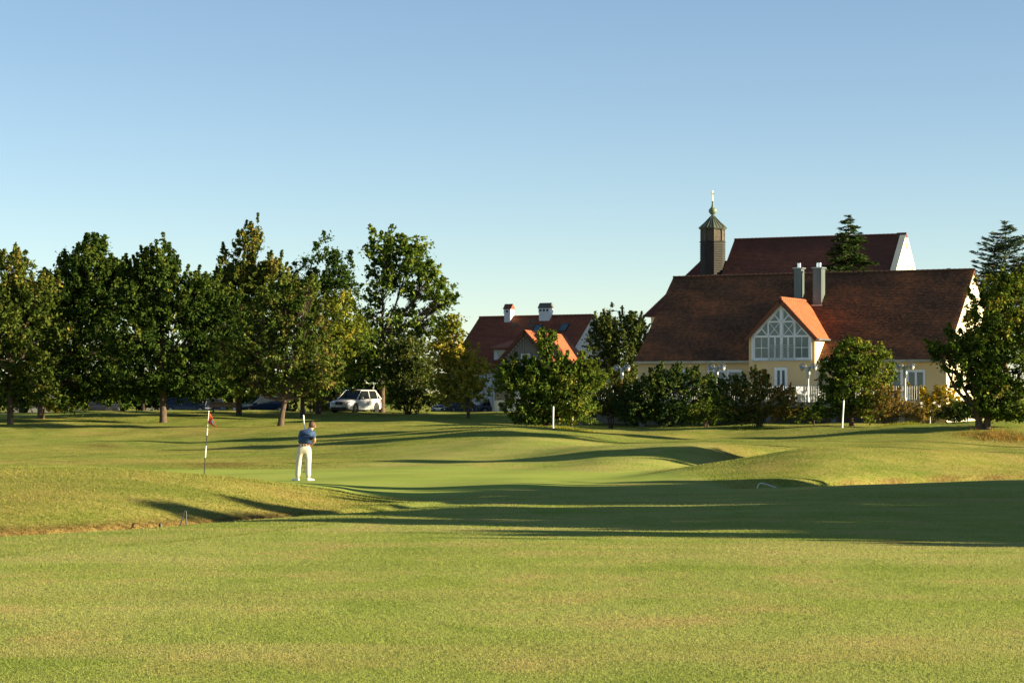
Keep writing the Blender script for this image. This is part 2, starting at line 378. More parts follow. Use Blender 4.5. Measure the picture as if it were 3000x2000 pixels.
cpx = np.concatenate([np.array([-30000, -16000, -9000, -5500, -3500, -2300, -1500, -1000, -650, -400]), np.arange(-250, 3251, 13), np.array([3350, 3500, 3700, 4000, 4500, 5200, 6200, 8000, 11000, 16000, 30000])])
ry = np.concatenate([np.array([-200, -100, -50, -20, 0, 5, 9.]), np.geomspace(12, 30, 36)[:-1], np.geomspace(30, 215, 330), np.geomspace(230, 6500, 26)])
CP, RYg = np.meshgrid(cpx, ry); XX = (CP-1500)/F*np.maximum(RYg, 30); ZZ = ground(XX, RYg)
V = np.stack([XX, RYg, ZZ], -1).reshape(-1, 3); nc = len(cpx); nr = len(ry)
ii = (np.arange(nr-1)[:, None]*nc+np.arange(nc-1)[None, :]).ravel()
gm = npmesh('ground', V, np.stack([ii, ii+1, ii+nc+1, ii+nc], -1), smooth=True)
za = gm.attributes.new('zone', 'FLOAT_COLOR', 'POINT'); za.data.foreach_set('color', zones(XX.ravel(), RYg.ravel()).astype(np.float32).ravel())
tag(link('ground', gm, M['turf']), kind='structure')
# the paved car park behind the crest
xs = np.linspace(-52, 1, 40); ys = np.linspace(180, 215, 20); PX, PY = np.meshgrid(xs, ys)
PV = np.stack([PX, PY, ground(PX, PY)+.03], -1).reshape(-1, 3); ii = (np.arange(19)[:, None]*40+np.arange(39)[None, :]).ravel()
tag(link('car_park', npmesh('car_park', PV, np.stack([ii, ii+1, ii+41, ii+40], -1)), M['asphalt']), kind='structure')

# grass blades (real geometry), density falls off so they stay evenly dense in view
def blades(name, n, Ya, Yb, pxa, pxb, hgt, wid, seed, accept=None):
    r = np.random.default_rng(seed)
    Y = 1/(1/Yb+(1/Ya-1/Yb)*r.random(n)); px = pxa+(pxb-pxa)*r.random(n); X = (px-1500)/F*Y
    zn = zones(X, Y)
    if accept is not None:
        k = r.random(n) < accept(X, Y, px, zn); X, Y, px, zn = X[k], Y[k], px[k], zn[k]
    n = len(X); Z = ground(X, Y); ang = r.random(n)*2*np.pi; h = hgt(Y, zn)*(.5+r.random(n)); w_ = wid(Y)*(.6+.8*r.random(n))
    lean = .9*r.random(n)*h; la = r.random(n)*2*np.pi
    base = np.stack([X, Y, Z-.004], -1); dx = np.stack([np.cos(ang)*w_, np.sin(ang)*w_, np.zeros(n)], -1)
    top = base+np.stack([np.cos(la)*lean, np.sin(la)*lean, h], -1)
    Vv = np.stack([base-dx, base+dx, top], 1).reshape(-1, 3); Qq = np.arange(3*n).reshape(-1, 3)
    me = npmesh(name, Vv, Qq, tone=r.random(n))
    a = me.attributes.new('zone', 'FLOAT_COLOR', 'FACE'); a.data.foreach_set('color', zn.astype(np.float32).ravel())
    return tag(link(name, me, M['blade']), kind='stuff')
blades('fairway_grass', 400000, 12.2, 52, -60, 3060, lambda Y, z: .010+.00022*Y+.006*z[:, 1], lambda Y: .0016+.00012*Y, 1,
       lambda X, Y, px, z: np.where(px > 0, 1-z[:, 0], 1.))
blades('rough_grass', 360000, 33, 150, -100, 3100, lambda Y, z: .016+.012*z[:, 1], lambda Y: .0022+.00014*Y, 2,
       lambda X, Y, px, z: np.clip(z[:, 1]*1.3-.25, 0, 1)*(1-z[:, 0])*np.clip(1.5-Y/150, .3, 1))

# ------------------------------------------------------------------ building toolkit
class Frame:
    """s runs along the front to the right, t goes into depth, z up (world)"""
    def __init__(f, x, y, th): f.x, f.y, f.c, f.s, f.th = x, y, math.cos(R(th)), math.sin(R(th)), th
    def __call__(f, s, t, z=0): return Vector((f.x+f.c*s+f.s*t, f.y-f.s*s+f.c*t, z))
    def s_at(f, px, t=0):
        u = (px-1500)/F; return (u*(f.y+f.c*t)-(f.x+f.s*t))/(f.c+f.s*u)
    def z_at(f, py, s, t=0): return (1150-py)*f(s, t).y/F
class Local:
    """local frame: child meshes hold coordinates relative to the thing's Empty"""
    def __init__(L, fr, root): L.fr, L.root = fr, root; L.o = root.location.copy()
    def __call__(L, s, t, z): return L.fr(s, t, z)-L.o
def tiles(name, mat, parent, P, A, U, lo, hi, length, Nrm, tw=.18, th=.165, seed=3, lift=.028, patch=0.0):
    """real overlapping tiles on a slope: P eave corner, A unit along, U unit up-slope, lo/hi(v) bounds along A"""
    r = np.random.default_rng(seed); P, A, U, Nn = (np.array(x[:]) for x in (P, A, U, Nrm)); rowsn = int(length/th); vs = []; tn = []
    for j in range(rowsn+1):
        v0 = j*th; v1 = min(v0+th*1.08, length)
        if v1-v0 < .03: continue
        l, h = lo(v0), hi(v0)
        if h-l < .05: continue
        off = (j % 2)*tw/2; e = np.arange(l-off, h, tw); a0 = np.maximum(e, l)+.004; a1 = np.minimum(e+tw, h)-.004
        k = a1 > a0+.02; a0 = a0[k]; a1 = a1[k]; m = len(a0); jt = r.random(m)*.012
        f = lambda a, v, n: P[None]+a[:, None]*A[None]+v*U[None]+n[:, None]*Nn[None]
        q0 = f(a0, v0, lift+jt); q1 = f(a1, v0, lift+jt*.6); q2 = f(a1, v1, np.full(m, .004)); q3 = f(a0, v1, np.full(m, .004))
        g0 = f(a0, v0, np.full(m, -.005)); g1 = f(a1, v0, np.full(m, -.005))
        vs.append(np.stack([q0, q1, q2, q3, g0, g1, q1, q0], 1).reshape(-1, 3))
        t = .1+r.random(m)*.55+.06*math.sin(j*.9)+patch*(np.sin(a0*.8+j*.13)*np.sin(j*.21+a0*.2)); tn.append(np.repeat(np.clip(t, 0, 1), 2))
    Vv = np.concatenate(vs); Qq = np.arange(len(Vv)).reshape(-1, 4)
    o = link(name, npmesh(name, Vv, Qq, tone=np.concatenate(tn)), mat, parent); o['kind'] = 'stuff'; return o
def gable_roof(root, L, s0, s1, t0, tr, t1, ze, zr, mat, over=.35, oe=.35, thick=.12, seed=3, back=True, patch=0.0, tw=.18, th=.165, lo=None, hi=None, name='roof'):
    """slab + tiles on front slope; returns roof slab part"""
    mb = MB(); sl_ = (zr-ze)/(tr-t0); a, b = s0-over, s1+over
    f0 = (t0-oe, ze-oe*sl_); m0 = (tr, zr); slb = (zr-ze)/(t1-tr); b0 = (t1+oe, ze-oe*slb)
    pts = [f0, m0, b0, (b0[0], b0[1]-thick), (m0[0], m0[1]-thick*1.4), (f0[0], f0[1]-thick)]
    mb.prism([L(a, t, z) for t, z in pts], L(b, 0, 0)-L(a, 0, 0))
    slab = mb.build(name, mat, root)
    lenf = math.hypot(m0[0]-f0[0], m0[1]-f0[1])
    A = (L(1, 0, 0)-L(0, 0, 0)).normalized(); P = L(a, f0[0], f0[1]); Uv = (L(a, m0[0], m0[1])-P).normalized(); Nn = A.cross(Uv)
    if Nn.z < 0: Nn = -Nn
    tiles('roof_tiles', mat, root, P+Nn*.004, A, Uv, lo or (lambda v: 0), hi or (lambda v: b-a), lenf, Nn, seed=seed, patch=patch, tw=tw, th=th)
    if back:
        lb = math.hypot(m0[0]-b0[0], m0[1]-b0[1]); P2 = L(a, b0[0], b0[1]); U2 = (L(a, m0[0], m0[1])-P2).normalized(); N2 = A.cross(U2)
        if N2.z < 0: N2 = -N2
        tiles('roof_tiles', mat, root, P2+N2*.004, A, U2, lambda v: 0, lambda v: b-a, lb, N2, seed=seed+1, tw=tw, th=th)
    # ridge caps: separate half-round tiles
    rc = MB(); n = int((b-a)/.36)
    for k in range(n):
        x0 = a+(b-a)*k/n; x1 = a+(b-a)*(k+1)/n+.04
        prof = [(-.13, -.07), (-.09, .03), (0, .075), (.09, .03), (.13, -.07)]
        g = 1.0
        v = [L(x0, tr+p*1.12, zr+q+.045) for p, q in prof]+[L(x1, tr+p*.92, zr+q+.02) for p, q in prof]
        rc.add(v, [(i, i+1, i+6, i+5) for i in range(4)]+[(0, 1, 2, 3, 4)])
    rc.build('ridge_tiles', mat, root, kind='stuff')
    return slab
def window(root, L, s0, s1, z0, z1, t=0, cols=2, rows_=1, casing=.12, fr=.07, name='window'):
    """white casing proud of the wall, sash frame, panes set back; faces -t"""
    c = MB()
    c.prism([L(s0-casing, t-.05, z1), L(s1+casing, t-.05, z1), L(s1+casing, t-.05, z1+casing), L(s0-casing, t-.05, z1+casing)], L(0, .046, 0)-L(0, 0, 0))
    c.prism([L(s0-casing, t-.05, z0), L(s0, t-.05, z0), L(s0, t-.05, z1), L(s0-casing, t-.05, z1)], L(0, .046, 0)-L(0, 0, 0))
    c.prism([L(s1, t-.05, z0), L(s1+casing, t-.05, z0), L(s1+casing, t-.05, z1), L(s1, t-.05, z1)], L(0, .046, 0)-L(0, 0, 0))
    w_ = c.build(name, M['white'], root)
    f = MB(); d = L(0, .03, 0)-L(0, 0, 0)
    def bar(a0, a1, b0, b1): f.prism([L(a0, t-.034, b0), L(a1, t-.034, b0), L(a1, t-.034, b1), L(a0, t-.034, b1)], d)
    W = (s1-s0)/cols; H = (z1-z0)/rows_
    for i in range(cols+1):
        c_ = s0+i*W; h_ = fr if 0 < i < cols else fr/2
        bar(max(s0, c_-h_), min(s1, c_+h_), z0, z1)
    for i in range(cols):
        for j in range(rows_+1):
            zz = z0+j*H; bar(s0+i*W+fr*(.5 if i == 0 else 1)+.001, s0+(i+1)*W-fr*(.5 if i == cols-1 else 1)-.001, max(z0, zz-fr/2), min(z1, zz+fr/2))
    f.build('frame', M['white'], w_)
    for i in range(cols):
        for j in range(rows_):
            g = MB(); g.prism([L(s0+i*W+.02, t-.012, z0+j*H+.02), L(s0+(i+1)*W-.02, t-.012, z0+j*H+.02), L(s0+(i+1)*W-.02, t-.012, z0+(j+1)*H-.02), L(s0+i*W+.02, t-.012, z0+(j+1)*H-.02)], d*.27)
            g.build('pane', M['glass'], w_)
    return w_
def glass_bars(parent, L, t, segs, wd, name, mat, depth=.05, t0=-.06):
    """bars along 2D (s,z) segments on a wall plane"""
    m = MB()
    for (a, b, c, d_), wi in segs:
        v = Vector((c-a, d_-b)); n = Vector((-v.y, v.x)).normalized()*wi/2
        m.prism([L(a+n.x, t+t0, b+n.y), L(c+n.x, t+t0, d_+n.y), L(c-n.x, t+t0, d_-n.y), L(a-n.x, t+t0, b-n.y)], L(0, depth, 0)-L(0, 0, 0))
    return m.build(name, mat, parent)

# ------------------------------------------------------------------ main clubhouse
th = 27; fr = Frame(8.64, 149.8, th); ROOF_A = .887
LN, HW = 21.5, 6.54; ZE, ZR = 2.4, 8.2; ZB = -2.6
root = empty('clubhouse', fr(0, 0, ZB), 'long cream yellow clubhouse with a steep red tiled roof and a glazed gable bay', 'building')
L = Local(fr, root)
mb = MB(); mb.prism([L(0, 0, ZB), L(0, 2*HW, ZB), L(0, 2*HW, ZE-.1), L(0, HW, ZR-.25), L(0, 0, ZE-.1)], L(LN, 0, 0)-L(0, 0, 0))
mb.build('wall', M['plaster'], root)
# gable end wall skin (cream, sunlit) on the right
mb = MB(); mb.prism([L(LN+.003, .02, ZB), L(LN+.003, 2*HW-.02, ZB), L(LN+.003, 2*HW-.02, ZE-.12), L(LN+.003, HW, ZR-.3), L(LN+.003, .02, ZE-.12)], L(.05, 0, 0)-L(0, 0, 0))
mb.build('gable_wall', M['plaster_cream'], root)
gable_roof(root, L, 0, LN, 0, HW, 2*HW, ZE, ZR, M['tile_old'], over=.12, oe=.3, seed=5, patch=.28)
MB().box(-.1, 8.4, -.06, -.001, ZE-.52, ZE-.17).build('cornice', M['plaster'], root, xf=L); MB().box(13.03, LN+.02, -.06, -.001, ZE-.52, ZE-.17).build('cornice', M['plaster'], root, xf=L)
for a, b in ((-.12, 8.38), (13.05, LN+.12)):
    g = MB(); g.prism([L(a, -.46, ZE-.42), L(a, -.33, ZE-.42), L(a, -.30, ZE-.26), L(a, -.48, ZE-.26)], L(b-a, 0, 0)-L(0, 0, 0)); g.build('gutter', M['zinc'], root)
DW = -.57
# ground-floor windows
for p0, p1, c in ((1932, 1974, 1), (1984, 2026, 1), (2079, 2123, 1), (2135, 2172, 1), (2590, 2640, 2), (2661, 2706, 2)):
    s0, s1 = fr.s_at(p0), fr.s_at(p1); z1 = fr.z_at(1088, s0)
    window(root, L, s0, s1, DW+.05, z1, cols=c)
dp = MB(); dp.tube([L(13.4, -.38, ZE-.42), L(13.4, -.12, ZE-.8), L(13.4, -.1, ZB+.3)], .05, 8); dp.build('downpipe', M['zinc'], root)
# bay with glazed gable
BP = .9; bs0, bs1 = 8.43, 13.0; bc = (bs0+bs1)/2; bze, bzr = 3.7, 6.1
bay = MB(); bay.prism([L(bs0, -BP, ZB), L(bs1, -BP, ZB), L(bs1, -BP, bze), L(bc, -BP, bzr-.12), L(bs0, -BP, bze)], L(0, BP+4.0, 0)-L(0, 0, 0))
bayo = bay.build('bay', M['plaster'], root)
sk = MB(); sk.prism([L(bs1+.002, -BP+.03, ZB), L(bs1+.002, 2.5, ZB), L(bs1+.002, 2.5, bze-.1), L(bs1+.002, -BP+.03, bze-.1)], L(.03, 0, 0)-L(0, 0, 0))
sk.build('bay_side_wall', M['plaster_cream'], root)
# bay roof: two slopes running back into the main roof
ov = .28; slp = (bzr-bze)/(bc-bs0); tb = (bzr-ZE)/ROOF_A+.1; te = (bze-ZE)/ROOF_A
for sgn in (-1, 1):
    e = bs0 if sgn < 0 else bs1; se = e+sgn*ov; zs = bze-ov*slp
    P = L(se, -BP-.25, zs+.14); Q = L(bc, -BP-.25, bzr+.14); U_ = (Q-P).normalized(); A_ = (L(0, 1, 0)-L(0, 0, 0)).normalized(); Nn = A_.cross(U_); Nn = Nn if Nn.z > 0 else -Nn
    ln_ = (Q-P).length; tend = lambda v, z0=zs, U_=U_: (z0+.14+U_.z*v-ZE)/ROOF_A+BP+.25+.05
    sb = MB(); sb.prism([P-Nn*.02, Q-Nn*.02, Q-Nn*.02+A_*tend(ln_), P-Nn*.02+A_*tend(0)], -Nn*.14); sb.build('bay_roof', M['tile_new'], root)
    tiles('bay_roof_tiles', M['tile_new'], root, P, A_, U_, lambda v: 0, tend, ln_, Nn, seed=9+sgn, tw=.2, th=.19)
    bb = MB(); bb.prism([P-Nn*.025-A_*.03, Q-Nn*.025-A_*.03, Q-Nn*.30-A_*.03, P-Nn*.24-A_*.03], A_*.028); bb.build('bargeboard', M['wood_brown'], root)
g = MB(); g.tube([L(bs1+ov+.06, -BP-.2, bze-.22), L(bs1+ov+.06, te+.1, bze-.2)], .07, 8); g.tube([L(bs1+ov+.06, te-.1, bze-.24), L(bs1+ov-.12, te-.02, bze-.45)], .035, 6); g.build('bay_gutter', M['zinc'], root)
rc = MB()
for k in range(14):
    x0 = -BP-.25+k*.38; v = []
    for xx, q in ((x0, 1.12), (x0+.42, .92)):
        v += [L(bc+p*q, xx, bzr+.17+z*q) for p, z in ((-.13, -.08), (-.08, .03), (0, .07), (.08, .03), (.13, -.08))]
    if x0 < tb-.2: rc.add(v, [(i, i+1, i+6, i+5) for i in range(4)]+[(0, 1, 2, 3, 4)])
rc.build('bay_ridge_tiles', M['tile_new'], root, kind='stuff')
# big gable window
wt = -BP; X0, X1 = fr.s_at(2205, -BP), fr.s_at(2376, -BP); Wd = X1-X0; cx = (X0+X1)/2
fx = lambda f: X0+Wd*f
zb, zt1, zt2, zp = 2.17, 3.72, 4.68, 5.68
gw = MB(); gw.prism([L(X0, wt-.02, zb), L(X1, wt-.02, zb), L(X1, wt-.02, zt1), L(cx, wt-.02, zp+.12), L(X0, wt-.02, zt1)], L(0, .018, 0)-L(0, 0, 0))
gwo = gw.build('gable_window', M['white'], root)
g_ = .03; panes = []
edges = [(.045, .148), (.162, .262), (.298, .372), (.402, .472), (.528, .598), (.628, .702), (.738, .838), (.852, .955)]
for i, (a, b) in enumerate(edges):
    zlo = zb+.14; zh = zt1-.07
    if i in (0, 1, 6, 7):
        zm = zlo+(zh-zlo)*.47; panes += [[(fx(a), zlo), (fx(b), zlo), (fx(b), zm), (fx(a), zm)], [(fx(a), zm+.05), (fx(b), zm+.05), (fx(b), zh), (fx(a), zh)]]
    else: panes.append([(fx(a), zlo), (fx(b), zlo), (fx(b), zh), (fx(a), zh)])
def roofz(f):   # inner line of the raking frame
    return zt1+.02+(zp-zt1)*(1-abs(f-.5)/.5)-.10
zl = zt1+.06
for sg in (-1, 1):
    m_ = lambda f: fx(.5+sg*f)
    # outer triangle (f .47 -> .235)
    A1 = (m_(.435), zl); B1 = (m_(.245), zl); T1 = (m_(.245), roofz(.5+.245)); mid1 = ((A1[0]+T1[0])/2, (A1[1]+T1[1])/2)
    panes += [[A1, (B1[0]+sg*.05, zl), (mid1[0], mid1[1]-.05)], [(B1[0], zl+.06), (mid1[0]-sg*.04, mid1[1]+.04), T1]]
    # square with a cross (f .215 -> .03)
    a, b = .21, .035; z0, z1 = zl, zt2-.06; xm, zm = (m_(a)+m_(b))/2, (z0+z1)/2; e = .035
    panes += [[(m_(a)-sg*e, z0), (m_(b)+sg*e, z0), (xm, zm-e)], [(m_(a)-sg*e, z1), (m_(b)+sg*e, z1), (xm, zm+e)],
              [(m_(a), z0+e), (m_(a), z1-e), (xm+sg*e, zm)], [(m_(b), z0+e), (m_(b), z1-e), (xm-sg*e, zm)]]
    # top triangle
    A2 = (m_(.20), zt2+.05); B2 = (m_(.035), zt2+.05); T2 = (m_(.035), roofz(.535)); m2 = ((A2[0]+T2[0])/2, (A2[1]+T2[1])/2)
    panes += [[A2, (B2[0]+sg*.06, A2[1]), (m2[0], m2[1]-.05)], [(B2[0], A2[1]+.07), (m2[0]-sg*.05, m2[1]+.04), T2]]
for p in panes:
    c = MB(); c.prism([L(s, wt-.034, z) for s, z in p], L(0, .012, 0)-L(0, 0, 0)); c.build('pane', M['glass'], gwo)
rk = [(X0, zb, X1, zb), (X0, zt1, X1, zt1), (fx(.27), zt2, fx(.73), zt2), (cx, zb, cx, zp), (fx(.28), zb, fx(.28), zt2), (fx(.72), zb, fx(.72), zt2), (X0, zt1, cx, zp+.05), (X1, zt1, cx, zp+.05), (X0, zb, X0, zt1), (X1, zb, X1, zt1)]
rw = [.16, .12, .1, .16, .08, .08, .1, .1, .12, .12]
glass_bars(gwo, L, wt, [(a_, w_) for a_, w_ in zip(rk, rw)], 0, 'frame', M['white'], depth=.028, t0=-.066)
sil = MB(); sil.box(X0-.05, X1+.05, wt-.14, wt-.068, zb-.08, zb-.02); sil.build('sill', M['zinc'], gwo, xf=L)
rl = MB()
for a, b in ((.27, .495), (.505, .73)):
    for z in (2.98, 3.12): rl.box(fx(a), fx(b), wt-.17, wt-.14, z, z+.03)
    for k in range(9): s_ = fx(a)+(fx(b)-fx(a))*(k+.5)/9; rl.box(s_-.01, s_+.01, wt-.162, wt-.148, zb-.02, 2.98)
rl.build('window_railing', M['zinc'], gwo, xf=L)
window(root, L, fr.s_at(2276, -BP), fr.s_at(2301, -BP), DW+.05, fr.z_at(1083, 10.7, -BP), t=-BP, cols=2, casing=.16, name='balcony_door')
# metal clad chimneys
for (p0, p1, pyt, pyb, pw, tdep) in ((2327, 2347, 787, 886, .16, .62), (2382, 2406, 786, 893, .22, .75)):
    tt = (1150-pyb)/F; t_ = 4.1
    for _ in range(6):
        s_ = fr.s_at((p0+p1)/2, t_); t_ = (tt*(fr.y-fr.s*s_)-ZE)/(ROOF_A-tt*fr.c)
    s0, s1 = fr.s_at(p0, t_), fr.s_at(p1, t_); z1 = (1150-pyt)*fr(s0, t_).y/F; zb_ = ZE+ROOF_A*t_-.3
    ch = MB(); ch.box(s0, s1, t_, t_+tdep, zb_, z1); c_ = ch.build('chimney', M['clad'], root, xf=L)
    se = MB(); n = 3
    for k in range(n+1): x = s0+(s1-s0)*k/n; se.box(x-.012, x+.012, t_-.02, t_-.001, zb_, z1)
    for k in range(4): y = t_+tdep*k/3; se.box(s1+.001, s1+.018, y-.012, y+.012, zb_, z1)
    se.build('seams', M['clad'], c_, xf=L)
    cp = MB(); cp.box(s0-.09, s1+.09, t_-.09, t_+tdep+.09, z1+.001, z1+.07); cp.build('cap', M['zinc'], c_, xf=L)
    pi = MB(); pi.tube([L((s0+s1)/2, t_+tdep/2, z1+.05), L((s0+s1)/2, t_+tdep/2, z1+.38)], pw*.75, 14); pi.build('flue', M['chrome'], c_, smooth=True)
    fl = MB(); fl.box(s0-.08, s1+.08, t_-.12, t_-.02, zb_+.1, zb_+.32); fl.build('flashing', M['zinc'], c_, xf=L)

# ------------------------------------------------------------------ terrace with railing
tr = empty('terrace', fr(0, -6, -2.6), 'raised concrete terrace in front of the yellow clubhouse with white baluster railing', 'terrace')
T = Local(fr, tr)
d = MB(); d.box(-2.6, 21.5, -5.6, -.9-.05, DW-.36, DW); d.box(-2.6, 8.3, -.95, -.02, DW-.36, DW); d.build('slab', M['concrete'], tr, xf=T)
for k in range(6):
    p = MB(); s_ = -2+4.4*k; p.box(s_, s_+.3, -5.2, -4.9, -2.9, DW-.361); p.build('post', M['concrete'], tr, xf=T)
bk = MB(); bk.box(-2.5, 21.4, -3.2, -3.0, -2.9, DW-.365); bk.build('rear_wall', M['concrete'], tr, xf=T)
r1 = MB()
for z in (.46, .0+DW+.12): r1.box(-2.6, 21.5, -5.56, -5.52, z-.03, z+.015)
r1.build('handrail', M['zinc'], tr, xf=T)
bmesh_b = MB().box(-.012, .012, -.012, .012, 0, .86)
proto = None; nb = 0
for k in range(165):
    s_ = -2.55+k*.145; q = T(s_, -5.54, DW+.135)
    if proto is None:
        proto = bmesh_b.build('baluster', M['white'], tr); o = proto
    else: o = proto.copy(); C.objects.link(o)
    o.location = q; o.rotation_euler = (0, 0, -R(th))
for k in range(12):
    s_ = -2.6+k*2.18; p = MB(); p.box(s_-.03, s_+.03, -5.6, -5.565, DW-.2, .46); p.build('railing_post', M['zinc'], tr, xf=T)

# twin globe lamps
def lamp(px, pyt, Y, label, H=4.2, rz=-.4):
    P = at(px, pyt, Y); z0 = DW if H == 0 else None
    base = min(DW, P.z-2.0) if H == 0 else P.z-H
    r_ = empty('twin_globe_lamp', (P.x, P.y, base), label, 'lamp post', 'twin globe lamp posts along the terrace', rz)
    h = P.z-base
    MB().tube([(0, 0, 0), (0, 0, .25), (0, 0, .26), (0, 0, h-.35)], [.09, .08, .042, .038], 10).build('pole', M['white'], r_, smooth=True)
    MB().tube([(0, 0, h-.5), (0, 0, h-.02)], .13, 10).build('collar', M['zinc'], r_, smooth=True)
    for sg in (-1, 1):
        pts = [(sg*(.06), 0, h-.75), (sg*.1, 0, h-.25), (sg*.14, 0, h-.06)]
        pts += [(sg*(.36-.22*math.cos(a)), 0, h-.04+.20*math.sin(a)) for a in np.linspace(.25, math.pi*.93, 8)]
        arm = MB().tube(pts, .03, 6).build('arm', M['zinc'], r_, smooth=True)
        gl = MB().lathe([(.165*math.sin(a), .165*math.cos(a)) for a in np.linspace(.02, math.pi-.02, 9)], 14, (sg*.40, 0, h-.10)); gl.build('globe', M['amber'], r_, smooth=True)
        cp = MB().lathe([(.02, .19), (.1, .15), (.175, .03), (.18, .0)], 14, (sg*.40, 0, h-.10)); cp.build('lamp_shade', M['zinc'], r_, smooth=True)
    return r_
lamp(1822, 1076, 143, 'twin globe lamp against the dark tree left of the clubhouse', 0)
lamp(2100, 1074, 140, 'twin globe lamp in front of the left clubhouse windows, above the juniper', 0)
lamp(2368, 1073, 136, 'twin globe lamp standing free at the railing below the glazed bay', 0)
lamp(2652, 1071, 133, 'twin globe lamp by the right hand window, behind the yellow bush', 0)

# terrace furniture
def chair(x, y, rz, label, col):
    r_ = empty('terrace_chair', (x, y, DW), label, 'chair', 'chairs on the terrace', rz)
    for sx in (-.2, .2):
        for sy in (-.2, .2): MB().tube([(sx*1.15, sy*1.15, 0), (sx, sy, .44)], .018, 6).build('leg', M['white'], r_)
    MB().box(-.23, .23, -.23, .23, .44, .48).build('seat', col, r_)
    MB().prism([(-.22, .21, .5), (.22, .21, .5), (.2, .28, .95), (-.2, .28, .95)], (0, .03, 0)).build('backrest', col, r_)
for i, (px, lab, c) in enumerate(((2326, 'dark slatted chair at the left of the terrace seating', 'black'), (2350, 'pale backed chair just left of the lamp foot on the terrace', 'white'), (2388, 'metal chair right of the lamp foot on the terrace', 'zinc'))):
    p = at(px, 1176, 138.3); chair(p.x, p.y, [2.6, .5, -.7][i], lab, M[c])
p = at(2378, 1176, 138.8); tb_ = empty('terrace_table', (p.x, p.y, DW), 'small light table between the chairs on the terrace', 'table')
MB().box(-.45, .45, -.35, .35, .70, .74).build('tabletop', M['zinc'], tb_)
for sx in (-.38, .38):
    for sy in (-.28, .28): MB().tube([(sx, sy, 0), (sx, sy, .70)], .02, 6).build('leg', M['white'], tb_)

# ------------------------------------------------------------------ church behind, with turret
cf0 = Frame(32.4-.906*14.8, 186.2, 25)     # ridge left end
hw = 8.2; cfr = Frame(cf0.x-cf0.s*hw, cf0.y-cf0.c*hw, 25)
root = empty('church', cfr(0, 0, -2), 'church with a tall dark red roof and cream gable rising behind the clubhouse', 'church'); L = Local(cfr, root)
cze, czr = 13.03-hw*.97, 13.03
mb = MB(); mb.prism([L(0, 0, -2), L(0, 2*hw, -2), L(0, 2*hw, cze-.1), L(0, hw, czr-.25), L(0, 0, cze-.1)], L(14.8, 0, 0)-L(0, 0, 0)); mb.build('wall', M['plaster_cream'], root)
gable_roof(root, L, 0, 14.35, 0, hw, 2*hw, cze, czr, M['tile_church'], over=.02, seed=21, patch=.2)
mb = MB(); mb.prism([L(14.4, -.3, cze-.35), L(14.4, hw, czr+.14), L(14.4, 2*hw+.3, cze-.35), L(14.4, 2*hw+.3, cze-1), L(14.4, hw, czr-.6), L(14.4, -.3, cze-1)], L(.5, 0, 0)-L(0, 0, 0)); mb.build('gable_coping', M['plaster_cream'], root)
mb = MB(); mb.prism([L(14.1, hw-.4, czr-.28), L(14.1, hw, czr+.16), L(14.1, hw+.4, czr-.28)], L(.8, 0, 0)-L(0, 0, 0)); mb.build('peak_cap', M['tile_church'], root)
for off in (.55, 1.0):
    mb = MB(); mb.prism([L(14.905, hw+.02, czr-.15-off), L(14.905, 2*hw-.1, cze-.1-off), L(14.905, 2*hw-.1, cze-.22-off), L(14.905, hw+.02, czr-.27-off)], L(.05, 0, 0)-L(0, 0, 0)); mb.build('gable_moulding', M['plaster_white'], root)
# lower choir roof with hipped end
chz = 11.25; e0 = cfr.s_at(2052, hw); zc = cze
ch = MB(); ch.box(e0-2.75, -.01, 3.6, 2*hw-3.6, -2, 6.4); ch.build('choir_wall', M['plaster_cream'], root, xf=L)
ce = 6.4; cA = [L(e0-3.35, 3.2, ce), L(0-.01, 3.2, ce), L(-.01, hw, chz), L(e0, hw, chz)]
cs = MB(); cs.add([L(e0-3.35, 3.2, ce), L(-.01, 3.2, ce), L(-.01, hw, chz), L(e0, hw, chz), L(e0-3.35, 2*hw-3.2, ce), L(-.01, 2*hw-3.2, ce)],
   [(0, 1, 2, 3), (0, 3, 4), (4, 3, 2, 5), (0, 4, 5, 1), (1, 5, 2)]); cs.build('choir_roof', M['tile_church'], root)
A_ = (L(1, 0, 0)-L(0, 0, 0)).normalized(); U_ = (L(0, hw, chz)-L(0, 3.2, ce)); ln_ = U_.length; U_.normalize(); Nn = A_.cross(U_); Nn = Nn if Nn.z > 0 else -Nn
tiles('choir_roof_tiles', M['tile_church'], root, cA[0]+Nn*.01, A_, U_, lambda v: 3.35*v/ln_, lambda v: 3.35-e0-.02, ln_, Nn, seed=31)

# octagonal roof turret
tY = 184.5; tb0 = at(2088, 800, tY); pm = tY/F
tw_ = empty('roof_turret', (tb0.x, tb0.y, 8.6), 'octagonal dark shingled bell turret with copper roof, ball and gilded cross', 'turret')
zpy = lambda py: (1150-py)*pm-8.6
ph = R(22.5+3)-R(25)
def octs(prof): return MB().lathe(prof, 8, (0, 0, 0), ph)
rb = 35*pm
